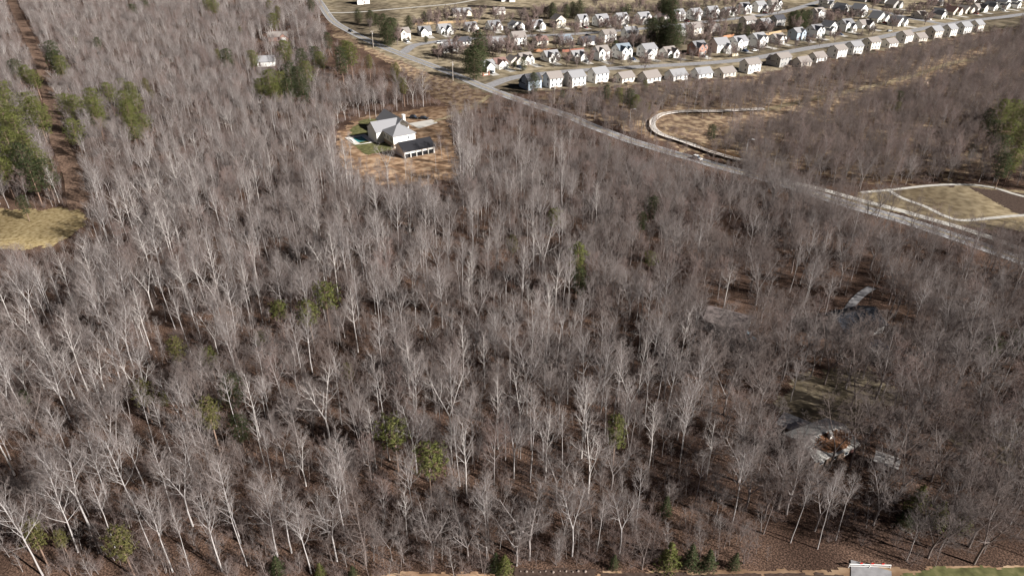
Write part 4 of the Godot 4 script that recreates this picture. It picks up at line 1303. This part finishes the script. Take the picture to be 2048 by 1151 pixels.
func woods() -> void:
	rng.seed = 5
	var all := []          # [place, kind, scale, turn]
	var cells := {}
	# the trees of the front rows, where the photograph shows their feet
	var front := "85,1150,leaning,1.15 155,1104,leaning,1.05 180,1056,forked,1.2 306,1110,slender,0.85 345,1143,broom,1.02 379,1140,slender,0.78 444,1142,broom,1.06 494,1131,slender,1.0 555,1112,broom,1.0 583,1105,forked,0.95 622,1146,broom,0.95 674,1122,forked,1.05 732,1130,oak,0.95 865,1116,spreading,0.85 937,1120,spreading,0.8 973,1105,broom,1.0 977,1080,slender,1.0 1033,1131,spreading,0.8 1058,1119,spreading,1.1 1144,1112,forked,1.0 1193,1108,slender,0.8 1239,1106,forked,0.95 1284,1138,oak,0.6 934,996,poplar,1.0 920,972,slender,1.0 1091,965,poplar,0.95 1125,955,slender,1.0 1296,945,poplar,0.95 1490,1020,spreading,1.0 1655,1045,slender,0.75 1388,1016,slender,0.8 1355,880,broom,0.95 1778,952,spreading,0.95 1966,968,forked,1.0 1862,962,oak,1.05 1660,935,oak,1.1 1700,935,oak,1.05 1640,730,poplar,0.8 1512,610,spreading,1.1 1448,612,sycamore,0.85 1190,470,poplar,0.95 1570,335,maple,0.8 776,362,sycamore,1.0 782,408,slender,0.9 826,400,slender,0.9 118,405,poplar,0.8 740,240,slender,0.9 752,234,poplar,0.75 300,600,sycamore,0.8 290,690,sycamore,0.75 240,760,forked,1.0 370,870,forked,0.95 300,830,sycamore,0.9 1700,820,oak,1.0 1645,655,slender,0.9 884,318,maple,0.75 898,330,maple,0.65 872,345,slender,0.7 760,372,broom_low,0.75 812,372,slender,0.8 1210,285,brown,0.6 1245,296,maple,0.6 1330,322,brown,0.7 1365,334,maple,0.7 1480,372,oak,0.85 1512,380,brown,0.85 1548,392,oak_wide,0.85 1580,402,maple,0.9 1618,412,oak,0.9 1655,424,brown,0.9 1690,436,oak,0.95 1732,452,oak_wide,0.9 1770,464,brown,0.9 1815,478,oak,0.95 1850,492,maple,0.9 1895,508,oak,1.0 1940,524,brown,0.95 1985,540,oak,1.0 2030,560,oak_wide,1.0"
	for e in front.split(" "):
		var f := e.split(",")
		var w := G(float(f[0]), float(f[1]))
		all.append([w, f[2], float(f[3]) * 0.9, rnd(0, TAU)])
		var c := Vector2i(int(floorf(w.x / 6.0)), int(floorf(w.z / 6.0)))
		cells[c] = cells.get(c, []) + [w]
	var nz := FastNoiseLite.new()
	nz.seed = 4
	nz.frequency = 0.018
	var step := 4.35
	var zz := -66.0
	var rowi := 0
	while zz > -900.0:
		var half := -zz * 1.0 + 70.0
		var xx := -half + (step * 0.5 if rowi % 2 else 0.0)
		while xx < half:
			var w := on_ground(Vector3(xx + rnd(-0.45, 0.45) * step, 0, zz + rnd(-0.45, 0.45) * step))
			xx += step
			var q := P(w)
			if q.x < -420.0 or q.x > 2460.0 or q.y < -34.0:
				continue
			var d := -w.z
			var h_lo := 0.6
			var h_hi := 1.04
			var keep := 0.82
			var kinds := ["broom", "forked", "slender", "poplar", "leaning", "twin", "broom_low", "maple", "forked_wide", "spreading", "broom", "brown", "oak_wide", "sycamore", "broom_low", "slender", "slender", "poplar"]
			var n := nz.get_noise_2d(w.x, w.z)
			if Geometry2D.is_point_in_polygon(q, brush_zone):
				kinds = ["thicket", "thicket", "thicket_red", "brown", "maple", "thicket"]
				h_lo = 0.7
				h_hi = 1.05
				keep = 1.1
				if q.y > 150.0 and n > 0.05:
					kinds = ["brown", "maple", "thicket", "brown", "thicket_red", "oak"]
					h_lo = 0.55
					h_hi = 0.8
			elif Geometry2D.is_point_in_polygon(q, scrub):
				kinds = ["thicket", "sapling_brown", "sapling", "thicket_red", "brown", "maple", "sapling"]
				h_lo = 0.5
				h_hi = 0.85
			elif q.x > 650.0 and q.y < 190.0:
				continue
			elif Geometry2D.is_point_in_polygon(q, lawn_wood):
				kinds = ["oak", "spreading", "brown", "oak_wide", "maple", "forked_wide", "spreading", "oak", "slender"]
				keep = 0.7
				h_lo = 0.75
				h_hi = 1.0
			elif Geometry2D.is_point_in_polygon(q, left_far):
				kinds = ["broom", "maple", "forked", "maple", "slender", "spreading", "twin", "broom_low", "sycamore", "brown", "forked_wide"]
				h_lo = 0.6
				h_hi = 0.9
			elif q.x > 1150.0 and q.y < 640.0:
				kinds = ["brown", "maple", "oak", "spreading", "oak_wide", "maple", "twin", "broom_low", "spreading", "forked_wide"]
				h_lo = 0.6
				h_hi = 0.92
			elif q.y > 990.0:
				keep = 0.3
			elif q.y > 850.0:
				keep = 0.6
			elif q.x < 420.0:
				kinds += ["sycamore", "forked", "leaning", "spreading"]
				keep = 0.7
			if d > 400.0:
				keep *= 0.8
			keep *= 1.0 + 0.7 * n
			if rng.randf() > keep or not free_spot(w, 0.5):
				continue
			var kind: String = kinds[rng.randi() % kinds.size()]
			var sc := rnd(h_lo, h_hi) * (1.0 + 0.15 * n)
			var close := false
			var c := Vector2i(int(floorf(w.x / 6.0)), int(floorf(w.z / 6.0)))
			for ox in [-1, 0, 1]:
				for oz in [-1, 0, 1]:
					for o in cells.get(c + Vector2i(ox, oz), []):
						if Vector2(o.x - w.x, o.z - w.z).length() < 2.9:
							close = true
			if close:
				continue
			if hides(w, protos[kind].h * sc):
				# a low sapling may still stand there
				if rng.randf() < 0.5 and not hides(w, 6.0):
					kind = "sapling_brown" if rng.randf() < 0.5 else "sapling"
					sc = rnd(0.6, 1.1)
				else:
					continue
			all.append([w, kind, sc, rnd(0, TAU)])
			if not kind.begins_with("sapling"):
				cells[c] = cells.get(c, []) + [w]
		zz -= step * 0.87
		rowi += 1
	# the three hundred that show largest stand singly, the rest as woods
	var eye := Vector3(0, CAM_H, 0)
	var near := []
	var rest := []
	for e in all:
		var q := P(e[0] + UP * protos[e[1]].h * e[2] * 0.6)
		if q.x > -10.0 and q.x < 2058.0 and q.y < 1160.0 and not e[1].begins_with("sapling") and not e[1].begins_with("thicket") and eye.distance_to(e[0]) < 260.0:
			near.append([protos[e[1]].h * e[2] / eye.distance_to(e[0]), e])
		else:
			rest.append(e)
	near.sort_custom(func(a, b): return a[0] > b[0])
	for k in range(300, near.size()):
		rest.append(near[k][1])
	near = near.slice(0, 300)
	var marks := [["the upper front pine", 788, 930], ["the lower front pine", 856, 990], ["the slim pine right of centre", 1232, 930], ["the yellowish pine at lower left", 240, 1110], ["the yellow pine left of centre", 419, 880], ["the olive pine pair at left", 290, 830], ["the dark pine left of centre", 463, 820], ["the green pine trio", 630, 660], ["the cedars on the verge", 1385, 1120], ["the cedars by the mulch bed", 1000, 1130], ["the cedar at the bottom edge", 555, 1138], ["the leaf-covered roof", 1665, 915], ["the pale shed", 1783, 940], ["the white gate", 1740, 1131], ["the dark roofed house", 1725, 665], ["the half hidden pale roof", 1476, 660], ["the bright cedars at lower right", 1870, 1030], ["the lower left corner", 40, 1140], ["the left edge", 0, 880], ["the right edge", 2040, 800], ["the lower right corner", 2030, 1110], ["the tall slim pine at centre", 1157, 600], ["the tan lawn at right", 1650, 800], ["the dark pines at the right edge", 2000, 720], ["the bottom centre", 800, 1135]]
	var spots := []
	for m in marks:
		spots.append(G(m[1], m[2]))
	var told := {}
	for e in near:
		var t: Array = e[1]
		var w: Vector3 = t[0]
		var best := 0
		for k in spots.size():
			if spots[k].distance_to(w) < spots[best].distance_to(w):
				best = k
		var off: Vector3 = w - spots[best]
		var dir := ""
		if absf(off.x) > absf(off.z):
			dir = "right of" if off.x > 0 else "left of"
		else:
			dir = "below" if off.z > 0 else "above"
		var stem: String = "%s bare tree, %s %s %s" % [protos[t[1]].look, "%s", dir, marks[best][0]]
		if not told.has(stem):
			told[stem] = []
		told[stem].append([off.length(), t])
	for stem in told:
		var l: Array = told[stem]
		l.sort_custom(func(a, b): return a[0] < b[0])
		for k in l.size():
			var t: Array = l[k][1]
			var words := "nearest" if k == 0 else ordinal(k + 1) + " nearest"
			place_tree("bare_tree", t[1], t[0], t[2], t[3], (stem % words).replace("nearest above", "nearest above").strip_edges(), "tree", "bare hardwood trees of the near woods", rng.randf_range(0.94, 1.08))
	# undergrowth
	var low := []
	rng.seed = 12
	for k in 20000:
		var d := 66.0 + 440.0 * pow(rng.randf(), 1.35)
		var w := on_ground(Vector3(rnd(-1, 1) * (d * 0.95 + 40.0), 0, -d))
		var q := P(w)
		if q.x < -150.0 or q.x > 2200.0 or not (free_spot(w, -0.3) or q.y > 1130.0 and q.y < 1165.0 and q.x < 1010.0):
			continue
		var inlawn := Geometry2D.is_point_in_polygon(q, lawn_wood)
		if inlawn and rng.randf() < 0.78 or q.y > 820.0 and rng.randf() < 0.3:
			continue
		if hides(w, 3.5):
			continue
		var kind: String = ["sapling", "sapling_brown", "bush", "bush", "sapling_brown"][rng.randi() % 5]
		low.append([w, kind, rnd(0.5, 1.15), rnd(0, TAU)])
	# clumps of brush in the sedge field and along the verges
	for k in 900:
		var a := Vector2(rnd(690, 980), rnd(80, 210))
		var w := G(a.x, a.y)
		if near_path(w, 1.0):
			continue
		if Geometry2D.is_point_in_polygon(a, poly([[735, 95], [930, 172], [980, 192], [905, 214], [815, 150]])):
			low.append([w, "bush", rnd(0.25, 0.6), rnd(0, TAU)])
	for k in 420:
		var a := Vector2(rnd(670, 960), rnd(318, 400))
		var w := G(a.x, a.y)
		if (a.y > 352.0 or a.x < 740.0 or a.x > 900.0) and not near_path(w, 0.5):
			low.append([w, ["bush", "sapling", "sapling_brown"][k % 3], rnd(0.35, 0.8), rnd(0, TAU)])
	for k in 170:
		var a := Vector2(rnd(1315, 1480), rnd(234, 300))
		if Geometry2D.is_point_in_polygon(a, poly([[1316, 262], [1330, 250], [1400, 262], [1470, 250], [1430, 276], [1400, 300], [1345, 285]])):
			var w := G(a.x, a.y)
			if not near_path(w, 0.0):
				low.append([w, "bush", rnd(0.3, 0.7), rnd(0, TAU)])
	spread("woodland", rest, "bare grey-brown hardwood trees of the farther woods", "woods")
	spread("undergrowth", low, "bare saplings and brush growing under the trees", "brush")

func spread(called: String, list: Array, label: String, category: String) -> void:
	var by := {}
	for e in list:
		if not by.has(e[1]):
			by[e[1]] = []
		by[e[1]].append(e)
	var root := Node3D.new()
	root.name = numbered(called)
	add_child(root)
	tag(root, label, category, "", "stuff")
	for key in by:
		var l: Array = by[key]
		var mm := MultiMesh.new()
		mm.transform_format = MultiMesh.TRANSFORM_3D
		mm.mesh = protos[key].whole
		mm.instance_count = l.size()
		for k in l.size():
			var e: Array = l[k]
			mm.set_instance_transform(k, Transform3D(Basis(UP, e[3]).scaled(Vector3(e[2], e[2] * rng.randf_range(0.92, 1.08), e[2])), e[0]))
		var o := MultiMeshInstance3D.new()
		o.name = "tree_mass" if called == "woodland" else "brush_mass"
		o.multimesh = mm
		root.add_child(o, true)
		tag(o, "", "", "", "stuff")

func pole(label: String, px: float, py: float, h: float) -> void:
	var t := thing("utility_pole", label, "utility pole", G(px, py), 0.6, "utility poles along the main road")
	var wood := mat("pole_wood", 0.40, 0.36, 0.32)
	var b := MB.new()
	b.tube([Vector3(0, -0.3, 0), Vector3(0, h, 0)], [0.2, 0.13], 8)
	part("pole", b, wood, t)
	b = MB.new()
	b.box(Vector3(0, h - 0.7, 0.16), Vector3(2.6, 0.14, 0.12))
	part("crossarm", b, wood, t)
	for k in 3:
		b = MB.new()
		b.tube([Vector3(-1.1 + 1.1 * k, h - 0.63, 0.16), Vector3(-1.1 + 1.1 * k, h - 0.4, 0.16)], [0.06, 0.04], 6)
		part("insulator", b, mat("insulator", 0.5, 0.5, 0.5, 0.3), t)
	b = MB.new()
	b.tube([Vector3(0.3, h - 2.4, 0), Vector3(0.3, h - 1.5, 0)], [0.25, 0.25], 8)
	part("transformer", b, mat("grey_metal", 0.4, 0.41, 0.42, 0.5), t)

func lamp(label: String, px: float, py: float, h: float) -> void:
	var t := thing("street_lamp", label, "street lamp", G(px, py), -0.5, "street lamps near the boardwalk")
	var metal := mat("lamp_metal", 0.5, 0.5, 0.5, 0.5)
	var b := MB.new()
	b.tube([Vector3(0, -0.2, 0), Vector3(0, h, 0)], [0.13, 0.08], 8)
	part("pole", b, metal, t)
	b = MB.new()
	b.tube([Vector3(0, h - 0.3, 0), Vector3(0.8, h + 0.15, 0), Vector3(2.0, h + 0.3, 0)], [0.06, 0.05, 0.05], 6)
	part("arm", b, metal, t)
	b = MB.new()
	b.prism([Vector2(-0.6, 0), Vector2(0.6, 0.05), Vector2(0.5, 0.22), Vector2(-0.5, 0.25)], Vector3(1.9, h + 0.2, 0), Vector3.RIGHT, UP, Vector3.BACK, -0.3, 0.3)
	part("lamp_head", b, mat("lamp_head", 0.75, 0.75, 0.74, 0.4), t)

func fence(label: String, a: Vector3, e: Vector3, m: Material, h: float) -> void:
	var t := thing("timber_fence", label, "fence", a)
	var n := maxi(1, int(a.distance_to(e) / 2.4))
	var d := (e - a) / n
	var turn := Basis.looking_at(Vector3(d.x, 0, d.z), UP)
	for k in n + 1:
		var p := on_ground(a + d * k) - a
		var b := MB.new()
		b.box(p + UP * h * 0.52, Vector3(0.12, h * 1.08, 0.12), turn)
		part("post", b, m, t)
		if k < n:
			var q := on_ground(a + d * (k + 0.5)) - a
			b = MB.new()
			b.box(q + UP * (h * 0.5 + 0.05), Vector3(0.05, h - 0.12, d.length() - 0.14), turn)
			part("panel", b, m, t)

func small_things() -> void:
	pole("weathered utility pole beside the upper stretch of the main road", 746.5, 94.5, 11.0)
	pole("pale utility pole beside the sedge field", 906, 161, 11.0)
	pole("pale utility pole below the first white houses", 1108, 208, 10.0)
	lamp("pale street lamp beside the footbridge end of the boardwalk", 1490, 318, 8.5)
	lamp("pale street lamp between the main road and the boardwalk bend", 1259, 252, 8.0)
	var orange := mat("orange_fence", 0.40, 0.21, 0.12)
	var red := mat("red_fence", 0.28, 0.12, 0.085)
	var tan := mat("tan_fence", 0.42, 0.30, 0.18)
	fence("orange timber fence behind the fourth house of the lower street", G(1068, 104), G(1114, 101), orange, 1.9)
	fence("red timber fence right of the orange one", G(1125, 105), G(1168, 101), red, 1.9)
	fence("orange timber fence between the house rows right of the tall evergreens", G(1438, 78), G(1468, 73), orange, 1.9)
	fence("tan timber fence left of the dark evergreen hedge", G(1520, 74), G(1580, 62), tan, 1.9)
	fence("tan timber fence behind the top row of houses", G(830, 50), G(955, 44), tan, 1.8)
	fence("dark timber fence beside the long roof at the top edge", G(935, 14), G(1060, 20), mat("dark_fence", 0.06, 0.05, 0.045), 2.0)
	# entrance sign of the neighbourhood
	var t := thing("entrance_sign", "low brick entrance sign with pale plate at the street corner", "sign", G(972, 151), 0.55)
	var brick := mat("sign_brick", 0.3, 0.15, 0.11)
	for s in [-1.0, 1.0]:
		var b := MB.new()
		b.box(Vector3(s * 2.0, 0.9, 0), Vector3(0.7, 2.0, 0.7))
		b.box(Vector3(s * 2.0, 1.98, 0), Vector3(0.85, 0.16, 0.85))
		part("pier", b, brick, t)
	var sb := MB.new()
	sb.box(Vector3(0, 0.55, 0), Vector3(3.3, 1.2, 0.4))
	part("wall", sb, brick, t)
	sb = MB.new()
	sb.box(Vector3(0, 0.7, 0.21), Vector3(2.6, 0.7, 0.06))
	part("plate", sb, mat("sign_plate", 0.6, 0.58, 0.52), t)
	# traffic
	var dirn := deg_to_rad(140.0)
	car("black car driving down the upper stretch of the main road", G(701, 63.5) + UP * 0.14, deg_to_rad(40), mat("black_paint", 0.015, 0.015, 0.018, 0.3), 1.1, "driving_car", "cars on the main road")
	car("white pickup-sized car on the main road near the footbridge", G(1394, 319) + UP * 0.14, deg_to_rad(42), mat("white_paint", 0.75, 0.75, 0.74, 0.3), 1.15, "driving_car", "cars on the main road")
	car("black car parked behind the white pool house", G(828, 237), deg_to_rad(70), mat("black_paint", 0.015, 0.015, 0.018, 0.3), 1.25)
	car("black car parked farther right behind the white pool house", G(848, 238), deg_to_rad(75), mat("black_paint", 0.015, 0.015, 0.018, 0.3))
	car("white van parked on the near side of the upper street", G(879, 87), deg_to_rad(115), mat("white_paint", 0.75, 0.75, 0.74, 0.3), 1.3)
	car("dark car parked right of the white van on the upper street", G(893, 88), deg_to_rad(115), mat("black_paint", 0.015, 0.015, 0.018, 0.3))
	car("dark truck-like car standing in the yard behind the fourth house", G(1040, 99), deg_to_rad(20), mat("black_paint", 0.015, 0.015, 0.018, 0.3), 1.2)
	car("white car parked along the lower street kerb near its middle", G(1510, 102), deg_to_rad(115), mat("white_paint", 0.75, 0.75, 0.74, 0.3))
	car("silver car parked along the lower street near the upper right houses", G(1779, 63), deg_to_rad(118), mat("silver_paint", 0.42, 0.43, 0.44, 0.3))
	# trailer with a pale cover
	t = thing("covered_trailer", "pale covered trailer standing on a lawn by the lower street", "trailer", G(1468, 113), deg_to_rad(120))
	var b := MB.new()
	b.prism([Vector2(-1.0, 0.5), Vector2(1.0, 0.5), Vector2(1.05, 1.5), Vector2(0.6, 2.1), Vector2(-0.6, 2.1), Vector2(-1.05, 1.5)], Vector3.ZERO, Vector3.RIGHT, UP, Vector3.BACK, -2.6, 2.6)
	part("cover", b, mat("trailer_cover", 0.62, 0.54, 0.4), t)
	for s in [-1.0, 1.0]:
		b = MB.new()
		b.tube([Vector3(s * 0.7, 0.35, 0), Vector3(s * 0.95, 0.35, 0)], [0.35, 0.35], 10)
		part("wheel", b, mat("tyre", 0.02, 0.02, 0.022, 0.8), t)
	# white gate across the drive at the bottom
	var g0 := G(1697, 1135)
	var g1 := G(1780, 1136)
	t = thing("pipe_gate", "low white pipe gate across the grey drive at the bottom edge", "gate", g0)
	var e := g1 - g0
	e.y = 0
	var white := mat("gate_paint", 0.75, 0.74, 0.72, 0.5)
	b = MB.new()
	b.tube([UP * 0.95, e + UP * 0.95], [0.085, 0.085], 8)
	part("rail", b, white, t)
	b = MB.new()
	b.tube([UP * 0.5, e + UP * 0.5], [0.05, 0.05], 6)
	part("rail", b, white, t)
	for f in [0.0, 0.5, 1.0]:
		b = MB.new()
		b.tube([e * f - UP * 0.2, e * f + UP * 1.05], [0.08, 0.08], 8)
		part("post", b, white, t)
	for f in [0.28, 0.55, 0.8]:
		b = MB.new()
		b.box(e * f + Vector3(0, 1.18, 0), Vector3(0.42, 0.3, 0.06))
		tag(part("reflector", b, mat("red_reflector", 0.5, 0.03, 0.025, 0.3), t), "red reflector plate")
	# pale stones along the mulch bed
	rng.seed = 90
	for k in 11:
		b = MB.new()
		var c := Vector3(0, 0.12, 0)
		var r := rnd(0.1, 0.24)
		var top := c + UP * r * 0.8
		var ring := []
		for j in 7:
			var aa := TAU * j / 7.0
			ring.append(c + Vector3(cos(aa) * r * rnd(0.8, 1.25), rnd(-0.03, 0.05), sin(aa) * r * rnd(0.8, 1.2)))
		for j in 7:
			var p: Vector3 = ring[j]
			var q: Vector3 = ring[(j + 1) % 7]
			b.tri(q, p, top + Vector3(rnd(-0.04, 0.04), 0, 0))
			b.quad(q + Vector3(0, -0.25, 0), p + Vector3(0, -0.25, 0), p, q)
		var o := put("edging_stone", b.mesh(mat("pale_stone", 0.26, 0.21, 0.18)))
		o.position = G(1040 + 13.0 * k + rnd(-2, 2), 1143.5 + rnd(-1, 1)) + UP * 0.08
		tag(o, "pale edging stone, %s from left along the mulch bed" % ordinal(k + 1), "stone", "edging stones along the mulch bed")
	# fallen logs on the litter
	var lg := [[860, 640, "below the green pine trio"], [1560, 1005, "left of the leaf-covered roof"], [330, 930, "in the left woods"], [1040, 1060, "in the front woods near the bottom centre"], [930, 375, "below the clay yard"]]
	for k in lg.size():
		b = MB.new()
		var d := Vector3(rnd(-1, 1), 0, rnd(-1, 1)).normalized() * rnd(1.8, 2.8)
		b.tube([-d, Vector3(0, 0.1, 0), d], [0.24, 0.2, 0.12], 7)
		b.tube([d * 0.3, d * 0.5 + Vector3(d.z, 1.5, -d.x) * 0.25], [0.08, 0.03], 5, true)
		var o := put("fallen_log", b.mesh(mat("log_bark", 0.26, 0.23, 0.205)))
		o.position = G(lg[k][0], lg[k][1]) + UP * 0.2
		tag(o, "pale fallen log lying on the leaf litter " + lg[k][2], "log", "fallen logs in the woods")
